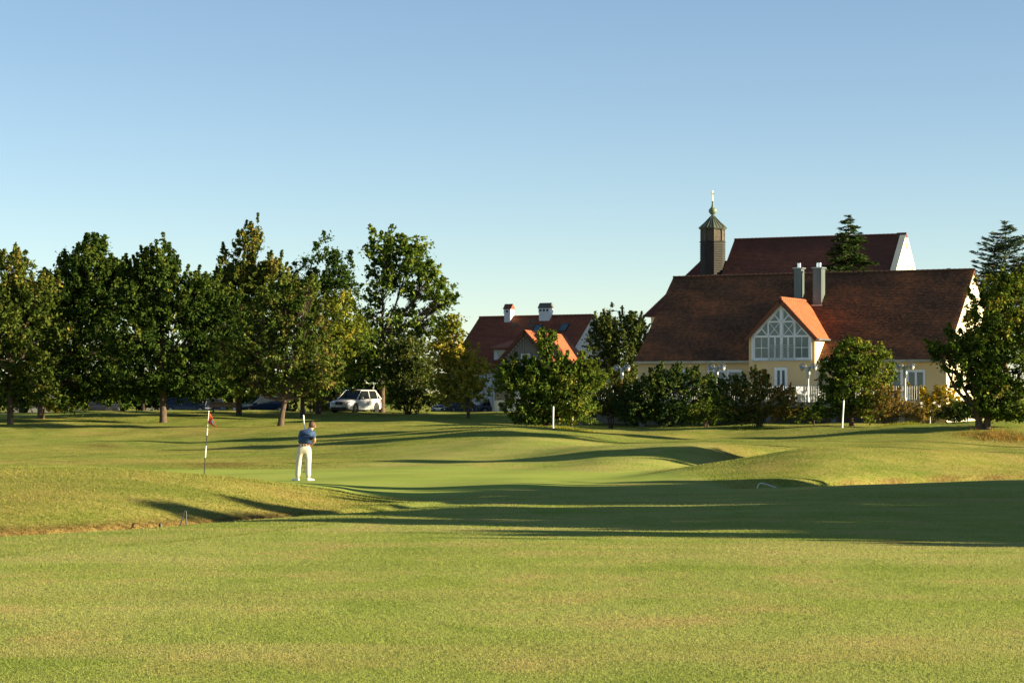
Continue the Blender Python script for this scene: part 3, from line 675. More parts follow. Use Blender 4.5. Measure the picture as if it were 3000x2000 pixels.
# shingled shaft: stepped courses
prof = [(rb*1.12, -1.0)]; zz = 0.0; ztop = zpy(712)
n = 26
for k in range(n):
    z0 = -1+ (ztop+1)*k/n; z1 = -1+(ztop+1)*(k+1)/n; prof += [(rb*1.075-.004*0+.02, z0+.001), (rb*1.045-.03, z1)]
octs(prof).build('shaft', M['wood_dark'], tw_)
octs([(rb*1.02, ztop), (rb*1.12, ztop+.03), (rb*1.12, ztop+.10), (rb*1.0, ztop+.14)]).build('ledge', M['wood_dark'], tw_)
zl0, zl1 = ztop+.14, zpy(675)
octs([(rb*.93, zl0), (rb*.93, zl1)]).build('belfry', M['black'], tw_)
for k in range(8):
    a = ph+2*math.pi*(k)/8; x, y = rb*.97*math.cos(a), rb*.97*math.sin(a)
    MB().tube([(x, y, zl0), (x, y, zl1)], .075, 6).build('corner_post', M['louvre'], tw_)
    a2 = a+math.pi/8; ap = rb*math.cos(math.pi/8); lv = MB(); hwid = rb*math.sin(math.pi/8)-.1
    nn, tg = Vector((math.cos(a2), math.sin(a2), 0)), Vector((-math.sin(a2), math.cos(a2), 0))
    for j in range(9):
        z = zl0+.05+(zl1-zl0-.12)*j/9; h = (zl1-zl0)/9
        lv.prism([nn*(ap*.99)+tg*hwid+Vector((0, 0, z)), nn*(ap*.99)-tg*hwid+Vector((0, 0, z)), nn*(ap*.93)-tg*hwid+Vector((0, 0, z+h)), nn*(ap*.93)+tg*hwid+Vector((0, 0, z+h))], (0, 0, .02))
    lv.build('louvre', M['louvre'], tw_)
ze_, za_ = zpy(669), zpy(631)
octs([(rb*.95, zl1), (rb*1.02, zl1+.02), (rb*1.17, ze_-.03), (rb*1.19, ze_), (rb*.62, ze_+(za_-ze_)*.48), (.11, za_)]).build('copper_roof', M['copper'], tw_)
sm = MB()
for k in range(24):
    a = ph+2*math.pi*k/24; q = 1.0 if k % 3 == 0 else .945
    sm.tube([(rb*1.2*q*math.cos(a), rb*1.2*q*math.sin(a), ze_+.02), (rb*.63*q*math.cos(a), rb*.63*q*math.sin(a), ze_+(za_-ze_)*.48+.02), (.12*math.cos(a), .12*math.sin(a), za_)], .022, 4)
sm.build('roof_seams', M['copper_green'], tw_)
rr = 12*pm; zc_ = zpy(618)
MB().lathe([(.1, za_-.03), (.12, zc_-rr*.95), (rr*.6, zc_-rr*.78), (rr*.95, zc_-rr*.3), (rr, zc_), (rr*.93, zc_+rr*.35), (rr*.6, zc_+rr*.7), (rr*.36, zc_+rr), (.08, zpy(598)), (.06, zpy(595)), (.09, zpy(593)), (.09, zpy(591)), (.03, zpy(589))], 20).build('ball_finial', M['copper_green'], tw_, smooth=True)
cr = MB(); cr.tube([(0, 0, zpy(590)), (0, 0, zpy(558))], .032, 6)
for z, h in ((zpy(567), .17), (zpy(571), .11)): cr.box(-h, h, -.03, .03, z-.03, z+.03)
for a in range(6): cr.tube([(0, 0, zpy(568)), (.13*math.cos(a*1.05), 0, zpy(568)+.13*math.sin(a*1.05))], .022, 4)
cr.build('cross', M['gold'], tw_)

# ------------------------------------------------------------------ white house with red roof
hh = 5.5; hf0 = Frame(-2.8, 195, 30); hfr = Frame(hf0.x-hf0.s*hh, hf0.y-hf0.c*hh, 30); HL = 11.2; hze, hzr = 2.15, 6.72; SLP = (hzr-hze)/hh
root = empty('white_house', hfr(0, 0, -2.6), 'white house with an orange red roof and two white chimneys', 'house'); L = Local(hfr, root)
mb = MB(); mb.prism([L(0, 0, -2.6), L(0, 2*hh, -2.6), L(0, 2*hh, hze-.1), L(0, hh, hzr-.25), L(0, 0, hze-.1)], L(HL, 0, 0)-L(0, 0, 0)); mb.build('wall', M['plaster_white'], root)
gable_roof(root, L, 0, HL, 0, hh, 2*hh, hze, hzr, M['tile_red'], over=.12, seed=41, tw=.2, th=.18, patch=.15)
for p0, p1, pyt, pyb, dep in ((1477, 1495, 905, 944, .62), (1579, 1609, 902, 941, .62)):
    t_ = 4.5; tt = (1150-pyb)/F
    for _ in range(6):
        s_ = hfr.s_at((p0+p1)/2, t_); t_ = (tt*(hfr.y-hfr.s*s_)-hze)/(SLP-tt*hfr.c)
    s0, s1 = hfr.s_at(p0, t_), hfr.s_at(p1, t_); z1 = (1150-pyt)*hfr(s0, t_).y/F; zb_ = hze+SLP*t_-.3; zr_ = (1150-pyt+15)*hfr(s0, t_).y/F
    c_ = MB().box(s0, s1, t_, t_+dep, zb_, z1).build('chimney', M['plaster_white'], root, xf=L)
    MB().box(s0-.035, s1+.035, t_-.035, t_+dep+.035, z1-.42, z1-.01).build('chimney_band', M['white'], c_, xf=L)
    nh = 1 if p0 < 1500 else 3
    for k in range(nh):
        c0 = s0+(s1-s0)*(k+.5)/nh; q = .10
        MB().box(c0-q, c0+q, t_-.05, t_-.037, z1-.3, z1-.12).build('vent', M['dark'], c_, xf=L)
    g = MB(); g.prism([L(s0-.1, t_-.1, z1-.02), L(s0-.1, t_+dep/2, zr_), L(s0-.1, t_+dep+.1, z1-.02)], L(s1-s0+.2, 0, 0)-L(0, 0, 0)); g.build('chimney_roof', M['tile_red'] if p0 < 1500 else M['tile_grey'], c_)
# roof windows and snow guards
def roof_patch(px, py, ws, hs, mat, name, lift=.06):
    t_ = 3; tt = (1150-py)/F
    for _ in range(6):
        s_ = hfr.s_at(px, t_); t_ = (tt*(hfr.y-hfr.s*s_)-hze)/(SLP-tt*hfr.c)
    k = 1/math.hypot(1, SLP); dt, dz = hs*k/2, hs*k*SLP/2; z = hze+SLP*t_+lift+.04
    g = MB(); g.prism([L(s_-ws/2, t_-dt, z-dz), L(s_+ws/2, t_-dt, z-dz), L(s_+ws/2, t_+dt, z+dz), L(s_-ws/2, t_+dt, z+dz)], (0, 0, -lift))
    return g.build(name, mat, root), (s_, t_, z, dt, dz)
for px, py in ((1574, 964), (1652, 961)):
    o, _ = roof_patch(px, py, .78, 1.0, M['black'], 'roof_window'); g, _ = roof_patch(px, py, .62, .84, M['glass'], 'pane', .075); g.parent = o
for px, py in ((1508, 957), (1558, 943), (1555, 957)): roof_patch(px, py, .55, .10, M['tile_grey'], 'snow_guard', .14)
# shed dormer
t_ = .8; s0, s1 = hfr.s_at(1447, t_), hfr.s_at(1510, t_); z0 = hze+SLP*t_-.1; z1 = (1150-1020)*hfr(s0, t_).y/F
td = (z1-hze)/SLP+.9
dm = MB().box(s0, s1, t_, td, z0, z1); do = dm.build('dormer', M['plaster_white'], root, xf=L)
zrr = z1+.62; trr = (zrr-hze)/SLP+.02
g = MB(); g.prism([L(s0-.25, t_-.35, z1-.02), L(s1+.2, t_-.35, z1-.02), L(s1-.3, trr, zrr), L(s0+.55, trr, zrr)], (0, 0, .1)); g.build('dormer_roof', M['tile_new'], do)
MB().box(s0-.25, s1+.2, t_-.42, t_-.351, z1-.12, z1-.01).build('dormer_fascia', M['wood_brown'], do, xf=L)
window(do, L, s0+.3, s0+1.3, z0+.25, z1-.25, t=t_, cols=1, casing=.1, name='dormer_window') if False else None
wn = MB().box(s0+.28, s0+1.35, t_-.03, t_-.002, z0+.35, z1-.22).build('dormer_window', M['white'], do, xf=L)
window(root, L, 2.6, 3.6, .2, 1.3, cols=1); window(root, L, 3.2, 4.0, -2.2, -.6, cols=1, name='door')
dw = MB().box(s0+.36, s0+1.27, t_-.045, t_-.031, z0+.42, z1-.3).build('dormer_pane', M['glass'], do, xf=L)

# timber gabled wing in front of the house
bth = 14; pk = at(1541, 970, 172); bw = 2.71
bfr = Frame(pk.x-math.cos(R(bth))*bw, pk.y+math.sin(R(bth))*bw, bth)
bzr, bze_ = pk.z, 1.9; BL = 13.5
root = empty('timber_wing', bfr(0, 0, -2.6), 'timber clad gabled wing with bright orange roof before the white house', 'outbuilding'); L = Local(bfr, root)
mb = MB(); mb.prism([L(.15, .0, -2.6), L(2*bw-.15, 0, -2.6), L(2*bw-.15, 0, bze_-.02), L(bw, 0, bzr-.2), L(.15, 0, bze_-.02)], L(0, BL, 0)-L(0, 0, 0)); mb.build('wall', M['plaster_white'], root)
bd = MB()
for k in range(26):
    a = .18+k*(2*bw-.36)/26; b = a+(2*bw-.36)/26-.03; m_ = (a+b)/2
    zt_ = bze_+(bzr-bze_)*(1-abs(m_-bw)/bw)-.28
    bd.box(a, b, -.06 if k % 2 else -.045, -.002, 1.4 if k > 7 else -.6, zt_)
bd.build('board_cladding', M['wood_grey'], root, xf=L, kind='stuff')
for sg in (-1, 1):
    e = bw+sg*(bw+.22); zs = bze_-.22*(bzr-bze_)/bw; P = L(e, -.5, zs+.1); Q = L(bw, -.5, bzr+.1); U_ = (Q-P).normalized(); A_ = (L(0, 1, 0)-L(0, 0, 0)).normalized(); Nn = A_.cross(U_); Nn = Nn if Nn.z > 0 else -Nn
    MB().prism([P-Nn*.01, Q-Nn*.01, Q-Nn*.01+A_*(BL+.5), P-Nn*.01+A_*(BL+.5)], -Nn*.1).build('roof', M['tile_new'], root)
    tiles('roof_tiles', M['tile_new'], root, P, A_, U_, lambda v: 0, lambda v: BL+.5, (Q-P).length, Nn, seed=50+sg, tw=.2, th=.19)
    MB().prism([P-Nn*.02-A_*.03, Q-Nn*.02-A_*.03, Q-Nn*.24-A_*.03, P-Nn*.24-A_*.03], A_*.028).build('bargeboard', M['wood_brown'], root)
MB().tube([L(-.28, -.5, bze_-.35), L(-.28, BL*.5, bze_-.35)], .07, 8).build('gutter', M['zinc'], root)
MB().tube([L(-.28, -.3, bze_-.4), L(.02, -.1, bze_-.85), L(.02, -.1, -2.4)], .045, 8).build('downpipe', M['zinc'], root)
window(root, L, 2.4, 3.0, 2.2, 3.0, t=-.06, cols=1, casing=.08); window(root, L, .5, 1.2, -2.2, -.7, cols=1, name='side_window')

# carport / shelter behind the white SUV
p = at(990, 1150, 196)
root = empty('shelter', (p.x, p.y, gz(p.x, p.y)), 'low open shelter with a pale fascia and green sign behind the white SUV', 'shelter'); h0 = p.z-root.location.z
MB().box(-2.6, 2.2, 0, 4, h0+.1, h0+.34).build('roof', M['wood_grey'], root); MB().box(-2.6, 2.2, 3.8, 4, 0, h0+.1).build('rear_wall', M['wood_brown'], root)
MB().box(.0, 1.4, -.05, -.002, h0+.05, h0+.42).build('sign_board', M['sign'], root)
for x in (-2.5, -.2, 2.1): MB().box(x-.06, x+.06, .05, .17, 0, h0+.099).build('post', M['wood_grey'], root)
# dim buildings glimpsed between the trunks on the left
for px, py, wd, hh_, lab in ((470, 1150, 4.5, 2.6, 'grey wall of a shed glimpsed between the dark trunks'), (90, 1170, 5, 2.2, 'pale low shed at the far left behind the dark trees')):
    p = at(px, 1212, 226); r_ = empty('shed', (p.x, p.y, gz(p.x, p.y)), lab, 'shed')
    MB().box(-wd/2, wd/2, 0, 4, 0, hh_).build('wall', M['concrete'], r_); MB().prism([(-wd/2-.2, -.3, hh_), (-wd/2-.2, 2, hh_+1.1), (-wd/2-.2, 4.3, hh_)], (wd+.4, 0, 0)).build('roof', M['tile_grey'], r_)
    MB().box(-.4, .5, -.03, -.002, .9, 1.8).build('window', M['glass'], r_)

# ------------------------------------------------------------------ vegetation
def fcol(a, b, c, d): return [(0, a), (.45, b), (.8, c), (1, d)]
LM = {
 'dark': leafmat('leaf_dark', fcol((.018, .036, .010), (.032, .060, .015), (.054, .085, .020), (.095, .115, .030))),
 'green': leafmat('leaf_green', fcol((.028, .055, .012), (.055, .090, .018), (.090, .125, .026), (.17, .17, .045))),
 'ash': leafmat('leaf_ash', fcol((.030, .058, .014), (.060, .098, .020), (.095, .14, .030), (.14, .18, .04))),
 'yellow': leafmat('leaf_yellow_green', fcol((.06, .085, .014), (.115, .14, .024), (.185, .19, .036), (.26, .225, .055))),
 'autumn': leafmat('leaf_autumn', fcol((.032, .052, .013), (.058, .084, .020), (.098, .112, .030), (.155, .135, .042))),
 'cherry': leafmat('leaf_cherry', fcol((.028, .050, .013), (.050, .080, .020), (.082, .108, .028), (.115, .095, .040))),
 'olive': leafmat('leaf_olive', fcol((.032, .052, .018), (.060, .085, .028), (.095, .12, .036), (.16, .16, .06))),
 'conifer': leafmat('needle_green', fcol((.014, .032, .014), (.028, .055, .020), (.050, .080, .024), (.085, .11, .03)), .1, .03),
 'blue': leafmat('needle_blue', fcol((.020, .045, .032), (.040, .070, .048), (.06, .095, .06), (.08, .12, .07)), .1, .03),
 'tan': leafmat('leaf_tan', fcol((.08, .065, .025), (.14, .11, .035), (.20, .15, .055), (.26, .17, .08))),
 'rust': leafmat('leaf_rust', fcol((.038, .062, .018), (.080, .098, .028), (.13, .115, .038), (.21, .12, .04))),
 'gold': leafmat('leaf_gold', fcol((.08, .085, .012), (.17, .15, .018), (.32, .22, .025), (.45, .27, .03))),
}
TRI = [0]
def leaf_cloud(r, centres, crad, per, size, tones, elong=1.9, droop=0.0):
    n = len(centres)*per; c = np.repeat(centres, per, 0); cr_ = np.repeat(crad, per)
    d = r.normal(size=(n, 3)); d /= np.linalg.norm(d, axis=1)[:, None]
    sq = r.normal(size=(len(centres), 3))*.28+1; pos = c+d*(cr_*np.minimum(np.abs(r.normal(size=n))*.62+.08, 1.7))[:, None]*np.array([1.15, 1.15, .8])*np.repeat(np.clip(sq, .5, 1.7), per, 0)
    a = r.normal(size=(n, 3)); a[:, 2] -= droop; a /= np.linalg.norm(a, axis=1)[:, None]
    nr_ = d*.7+r.normal(size=(n, 3))*.6+np.array([0, 0, .35]); b = np.cross(nr_, a); b /= (np.linalg.norm(b, axis=1)[:, None]+1e-6)
    s = size*(.6+.8*r.random(n)); a = a*(s*elong/2)[:, None]; b = b*(s/2)[:, None]
    V_ = np.stack([pos-a, pos+b, pos+a, pos-b], 1).reshape(-1, 3); t = np.clip(np.repeat(tones, per)+r.normal(size=n)*.17, 0, 1)
    return V_, t
def plant(name, cat, label, px, py, Y, blobs, mat, leaf=.2, clump=.55, dens=1.0, per=34, trunk=.16, seed=1, group=None, hue=None, fork=.35, bare=0, shell=.45, spiky=0, droop=.3, lean=0, trunks=1, barkm=None):
    """blobs in photo pixels (cx, cy, rx, ry[, dY]) at depth Y; crown of leaf clumps spread through them"""
    r = np.random.default_rng(seed); k = Y/F; bx = (px-1500)*k; bz = gz(bx, Y); rt = empty(name, (bx, Y, bz-.05), label, cat, group)
    if name not in ('backdrop_tree', 'hedge', 'poplar_tree'): leaf *= .56; clump *= .80; per = int(per*.88); dens *= 1.15; blobs = [(b[0], b[1], b[2]*1.06, b[3]*1.06)+tuple(b[4:]) for b in blobs]
    O = np.array([bx, Y, bz-.05]); cs = []; rads = []; tn = []; lm = []
    for bi, b in enumerate(blobs):
        cx_, cy_, rx, ry = b[:4]; dy = b[4] if len(b) > 4 else 0
        ctr = np.array([(cx_-1500)*k, Y+dy, (1150-cy_)*k])-O; rx_, rz_ = rx*k, ry*k; ryy = min(rx_, rz_*1.3)*(1.0)
        vol = rx_*rz_*ryy; area = (rx_*rz_+rx_*ryy+rz_*ryy)/3*4
        m = max(4, int(dens*area*1.5/clump**2*.55))
        d = r.normal(size=(m, 3)); d /= np.linalg.norm(d, axis=1)[:, None]
        rad = (shell+(1-shell)*r.random(m)**.6)
        # lumpy outline
        lump = 1+.16*np.sin(d[:, 0]*5+bi*2+seed)+.14*np.sin(d[:, 2]*7+seed*1.7)+.10*np.sin(d[:, 1]*9+bi)
        pos = ctr+d*(rad*lump)[:, None]*np.array([rx_-clump*.25, ryy-clump*.25, rz_-clump*.25]).clip(.15)
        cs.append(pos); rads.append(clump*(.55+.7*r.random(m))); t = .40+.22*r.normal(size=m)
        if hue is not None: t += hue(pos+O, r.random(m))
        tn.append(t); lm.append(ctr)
    cs = np.concatenate(cs); rads = np.concatenate(rads); tn = np.concatenate(tn)
    ns = int(len(cs)*(.22 if spiky else .07)); sh_h = max(spiky, .45)
    d0 = (cs-np.array([cs[:, 0].mean(), cs[:, 1].mean(), cs[:, 2].mean()])); d0 /= (np.linalg.norm(d0, axis=1)[:, None]+.01)
    pick = r.choice(len(cs), size=ns, replace=False, p=(lambda q_: q_/q_.sum())(np.exp(1.6*d0[:, 2])))
    dv = d0[pick]*.8+np.array([0, 0, .9])+r.normal(size=(ns, 3))*.25; dv /= np.linalg.norm(dv, axis=1)[:, None]; sl_ = sh_h*(.35+.65*r.random(ns))
    for st_ in (.35, .6, .82, 1.0):
        cs = np.concatenate([cs, cs[pick]+dv*(clump*.5+sl_*st_)[:, None]]); rads = np.concatenate([rads, clump*.42*(1.15-st_*.75)*np.ones(ns)]); tn = np.concatenate([tn, tn[pick]+.08])
    ok = cs[:, 2] > .12; cs, rads, tn = cs[ok], rads[ok], tn[ok]
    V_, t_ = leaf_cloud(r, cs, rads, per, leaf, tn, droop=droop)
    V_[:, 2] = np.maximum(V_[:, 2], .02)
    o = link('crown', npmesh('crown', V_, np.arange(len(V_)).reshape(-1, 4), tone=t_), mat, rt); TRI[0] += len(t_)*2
    # trunk, limbs and twigs
    mb = MB(); top = min(float(min(c[2] for c in lm)), 3.5)
    top = max(top, .5); hmax = cs[:, 2].max(); fk = max(.35, fork*hmax)
    for q in range(trunks):
        ox = (q-(trunks-1)/2)*trunk*2.4
        p1 = np.array([ox+lean*.4, 0, fk*.55]); p2 = np.array([ox*1.6+lean, 0, fk])
        mb.tube([(ox*.8, 0, -.3), (ox*.8, 0, .12), tuple(p1), tuple(p2)], [trunk*1.7, trunk*1.15, trunk*.9, trunk*.78], 9)
        for bi, c in enumerate(lm):
            if trunks > 1 and bi % trunks != q: continue
            mid = p2*.55+c*.45+np.array([0, 0, .12*hmax])*(-.25)+r.normal(size=3)*.12
            mb.tube([tuple(p2), tuple(mid), tuple(c), tuple(c+(c-mid)*.12)], [trunk*.6, trunk*.42, trunk*.2, trunk*.05], 6)
            near = np.argsort(np.linalg.norm(cs-c, axis=1))[:60]; sel = r.choice(near, size=min(16+bare, len(near)), replace=False)
            for s_ in sel:
                st = mid+(c-mid)*r.random(); e = cs[s_]; m_ = (st+e)/2+r.normal(size=3)*.08+np.array([0, 0, .05])
                mb.tube([tuple(st), tuple(m_), tuple(e)], [trunk*.16, trunk*.1, trunk*.04], 4, cap=False)
    mb.build('trunk', barkm or M['bark'], rt, smooth=True)
    return rt
def conifer(name, label, px, pyb, pyt, Y, halfw_px, mat, seed=1, asym=0, step=.34, n_=11, sweep=.18, open_=0.0):
    r = np.random.default_rng(seed); k = Y/F; bx = (px-1500)*k; bz = gz(bx, Y); zt = (1150-pyt)*k; H = zt-bz
    rt = empty(name, (bx, Y, bz-.05), label, 'tree'); vs = []; ts = []; mb = MB()
    mb.tube([(0, 0, -.2), (0, 0, H*.5), (0, 0, H)], [.22, .13, .015], 8)
    zlow = (1150-pyb)*k-bz; hw_ = halfw_px*k; z = H-.15
    while z > zlow-3.0:
        f = (H-z)/(H-zlow); Rr = hw_*(f**.82)*(1.0); nb_ = max(4, int(n_*(.5+.6*min(f, 1))))
        for q in range(nb_):
            a = r.random()*2*math.pi; Lb = Rr*(.72+.5*r.random())+.12
            if r.random() < open_: continue
            dirv = np.array([math.cos(a), math.sin(a), -sweep+.1*r.normal()])
            tip = np.array([0, 0, z+r.normal()*.08])+dirv*Lb+np.array([0, 0, .10*Lb])
            st = np.array([0, 0, z]); mb.tube([tuple(st), tuple(tip)], [.035, .008], 3, cap=False)
            m = max(6, int(Lb*34)); u = r.random(m)**.7; c = st[None]+(tip-st)[None]*u[:, None]
            side = np.array([-dirv[1], dirv[0], 0]); wv = (r.random(m)-.5)*2*(.42*Lb*(1.05-u)*.8+.08)
            c = c+side[None]*wv[:, None]+np.stack([r.normal(size=m)*.03, r.normal(size=m)*.03, -np.abs(wv)*.22+r.normal(size=m)*.04], -1)
            ax = dirv[None]*.8+side[None]*(np.sign(wv)*.7)[:, None]+r.normal(size=(m, 3))*.25; ax /= np.linalg.norm(ax, axis=1)[:, None]
            bb = np.cross(ax, np.array([0, 0, 1.])+r.normal(size=(m, 3))*.5); bb /= np.linalg.norm(bb, axis=1)[:, None]
            s = .20*(.7+.6*r.random(m)); A = ax*s[:, None]; B = bb*(s*.24)[:, None]
            vs.append(np.stack([c-A, c+B, c+A, c-B], 1).reshape(-1, 3)); ts.append(np.clip(.35+.35*u-.1+r.normal(size=m)*.14, 0, 1))
        z -= step*(.7+.3*f)
    Vv = np.concatenate(vs); tt = np.concatenate(ts); TRI[0] += len(tt)*2
    link('crown', npmesh('crown', Vv, np.arange(len(Vv)).reshape(-1, 4), tone=tt), mat, rt); mb.build('trunk', M['bark'], rt)
    return rt

TG = 'trees along the car park on the left'
def topglow(y0, y1, amt):
    return lambda P, q: amt*np.clip((1150-(P[:, 2]*F/P[:, 1])-0-0)*0+((P[:, 2]*F/P[:, 1])-(1150-y0))/(y0-y1), 0, 1)
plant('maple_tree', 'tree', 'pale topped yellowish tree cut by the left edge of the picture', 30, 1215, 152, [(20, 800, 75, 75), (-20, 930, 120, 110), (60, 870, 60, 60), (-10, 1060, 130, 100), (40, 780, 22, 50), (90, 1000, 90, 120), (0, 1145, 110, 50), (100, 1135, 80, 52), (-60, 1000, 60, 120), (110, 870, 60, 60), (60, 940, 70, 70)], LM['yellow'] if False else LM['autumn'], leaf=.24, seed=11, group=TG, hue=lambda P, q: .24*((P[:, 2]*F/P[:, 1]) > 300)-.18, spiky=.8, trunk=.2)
plant('maple_tree', 'tree', 'dark broad maple with a rounded top, second from the left', 120, 1212, 160, [(190, 850, 85, 80), (290, 790, 75, 75), (240, 900, 120, 90), (360, 860, 80, 80), (180, 1010, 110, 120), (320, 1010, 110, 110), (280, 735, 40, 32), (200, 1125, 130, 66), (280, 1140, 120, 45), (120, 960, 90, 90), (350, 1120, 90, 62), (270, 800, 110, 60), (150, 900, 60, 70), (130, 850, 50, 40), (400, 850, 50, 60), (220, 770, 50, 40)], LM['dark'], leaf=.25, seed=12, group=TG, spiky=.5, trunk=.24, fork=.25)
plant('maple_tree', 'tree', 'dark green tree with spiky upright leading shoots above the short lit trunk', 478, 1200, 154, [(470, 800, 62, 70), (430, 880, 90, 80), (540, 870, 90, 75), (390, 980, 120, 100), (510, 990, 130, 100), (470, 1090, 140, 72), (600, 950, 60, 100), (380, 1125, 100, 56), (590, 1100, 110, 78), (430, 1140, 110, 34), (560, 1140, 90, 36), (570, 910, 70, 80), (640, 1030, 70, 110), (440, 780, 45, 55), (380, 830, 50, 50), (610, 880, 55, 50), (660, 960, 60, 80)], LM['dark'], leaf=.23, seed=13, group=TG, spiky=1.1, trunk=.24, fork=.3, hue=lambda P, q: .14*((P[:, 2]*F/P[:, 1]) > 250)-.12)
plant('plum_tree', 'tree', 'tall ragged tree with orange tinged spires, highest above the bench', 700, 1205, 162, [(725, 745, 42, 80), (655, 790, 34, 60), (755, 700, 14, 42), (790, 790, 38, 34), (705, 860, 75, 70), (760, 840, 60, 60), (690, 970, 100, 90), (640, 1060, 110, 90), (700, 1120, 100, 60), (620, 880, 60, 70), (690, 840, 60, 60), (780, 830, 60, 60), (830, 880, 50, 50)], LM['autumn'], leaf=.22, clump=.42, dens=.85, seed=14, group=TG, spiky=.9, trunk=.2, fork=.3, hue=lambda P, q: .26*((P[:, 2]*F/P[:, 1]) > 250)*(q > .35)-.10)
plant('lime_tree', 'tree', 'very dark round crowned tree behind the others, left of the tall ash', 955, 1205, 190, [(955, 785, 78, 75), (900, 830, 60, 50), (1000, 860, 60, 80), (950, 930, 110, 80), (870, 870, 55, 60), (950, 1040, 120, 90), (930, 1120, 90, 50)], LM['dark'], leaf=.26, clump=.7, dens=1.3, seed=15, group=TG, trunk=.25, shell=.7, hue=lambda P, q: -.25+0*q)
plant('ash_tree', 'tree', 'tallest ash tree with airy limbs showing sky, left of the red roofed house', 1120, 1205, 172, [(1130, 730, 75, 60), (1200, 760, 75, 65), (1120, 820, 70, 60), (1240, 850, 75, 80), (1290, 880, 40, 50), (1180, 930, 55, 50), (1250, 960, 70, 60), (1090, 920, 45, 60), (1100, 1040, 70, 90), (1265, 800, 30, 50), (1060, 1000, 60, 80), (1300, 960, 45, 50), (1150, 1010, 80, 60), (1320, 880, 20, 24)], LM['ash'], leaf=.27, clump=.5, dens=.72, per=26, seed=16, group=TG, trunk=.2, fork=.42, bare=10, shell=.3, spiky=.4)
plant('cherry_tree', 'tree', 'forked cherry tree with reddish twigs on the lawn crest near the golfer', 822, 1208, 146, [(830, 870, 62, 62), (770, 930, 75, 70), (890, 960, 85, 80), (740, 1010, 80, 80), (840, 1040, 100, 80), (930, 1050, 80, 75), (720, 1100, 70, 50), (900, 850, 40, 30), (870, 1120, 90, 42), (760, 1125, 120, 44), (690, 1050, 60, 80), (950, 1110, 60, 50)], LM['cherry'], leaf=.2, clump=.45, dens=.95, per=28, seed=17, trunk=.2, fork=.17, bare=22, spiky=.5, hue=lambda P, q: .30*((P[:, 0] > -13.5)&(q > .6)), lean=.3)
plant('hornbeam_tree', 'tree', 'yellow green tree with a pale trunk directly behind the cherry', 886, 1203, 160, [(985, 900, 60, 44), (920, 1150, 60, 26), (1000, 980, 55, 60), (960, 1060, 70, 60), (900, 1100, 70, 50), (1010, 1080, 45, 50)], LM['yellow'], leaf=.2, clump=.45, seed=18, trunk=.17, fork=.2, hue=lambda P, q: -.15+0*q)
plant('hornbeam_tree', 'tree', 'green tree with a dark upright trunk just left of the white SUV', 932, 1203, 166, [(1000, 1010, 80, 80), (1050, 1060, 60, 70), (960, 1120, 60, 50), (1050, 980, 50, 60), (1010, 1100, 60, 28)], LM['green'], leaf=.2, clump=.5, seed=19, trunk=.2, fork=.35)
plant('willow_shrub', 'shrub', 'big rounded grey green willow shrub between the white SUV and navy car', 1195, 1206, 164, [(1195, 1080, 72, 75), (1180, 1130, 60, 70), (1235, 1130, 60, 72), (1180, 1020, 45, 40), (1140, 1075, 38, 50), (1205, 1170, 76, 38), (1230, 1070, 60, 70)], LM['olive'], leaf=.14, clump=.4, dens=1.25, per=36, seed=20, trunk=.08, fork=.12, trunks=3, spiky=.4)
plant('maple_tree', 'tree', 'sunlit yellow green maple in front of the navy car', 1372, 1206, 158, [(1360, 1060, 62, 60), (1385, 1110, 52, 62), (1320, 1010, 50, 60), (1340, 1130, 55, 50), (1320, 950, 32, 34), (1290, 1060, 40, 80), (1365, 1150, 60, 42), (1330, 1070, 60, 80), (1300, 1150, 40, 40)], LM['yellow'], leaf=.19, clump=.4, dens=1.05, seed=21, trunk=.12, fork=.25, hue=lambda P, q: .38-.34*((P[:, 2]*F/P[:, 1]) > 150))  # yellow leaves, tone raised in the lower crown to stand in for missing sunlight
plant('beech_tree', 'tree', 'bushy dark tree with a pointed top before the red roofed house', 1600, 1246, 127, [(1600, 1012, 30, 46), (1600, 1078, 62, 44), (1545, 1105, 62, 48), (1680, 1112, 75, 50), (1590, 1150, 110, 65), (1660, 1160, 90, 60), (1570, 1205, 80, 42), (1708, 1068, 34, 24), (1505, 1085, 40, 26), (1740, 1110, 40, 36), (1640, 1205, 100, 42), (1570, 1225, 70, 26), (1500, 1110, 60, 50), (1620, 1135, 92, 52)], LM['green'], leaf=.16, clump=.36, dens=1.25, per=36, seed=22, trunk=.13, fork=.1, spiky=.5, trunks=2, hue=lambda P, q: .20*(P[:, 0] > 2.6)-.08)
plant('willow_tree', 'tree', 'dark willow with feathery upright shoots between the two red roofs', 1820, 1205, 173, [(1815, 960, 66, 45), (1770, 1010, 48, 60), (1830, 1040, 75, 80), (1870, 985, 38, 45), (1790, 1110, 80, 74), (1760, 960, 38, 34), (1850, 1110, 60, 70), (1810, 1030, 90, 80)], LM['olive'], leaf=.17, clump=.45, dens=1.2, seed=23, trunk=.2, spiky=.7, hue=lambda P, q: -.12+0*q)
plant('autumn_shrub', 'shrub', 'orange tinged shrub at the foot of the leftmost globe lamp', 1790, 1225, 141, [(1850, 1180, 38, 46), (1825, 1205, 60, 30), (1790, 1150, 50, 32), (1770, 1185, 45, 30), (1820, 1150, 30, 25), (1740, 1190, 32, 34)], LM['rust'], leaf=.14, clump=.3, dens=1.2, seed=24, trunk=.05, fork=.2, trunks=3)
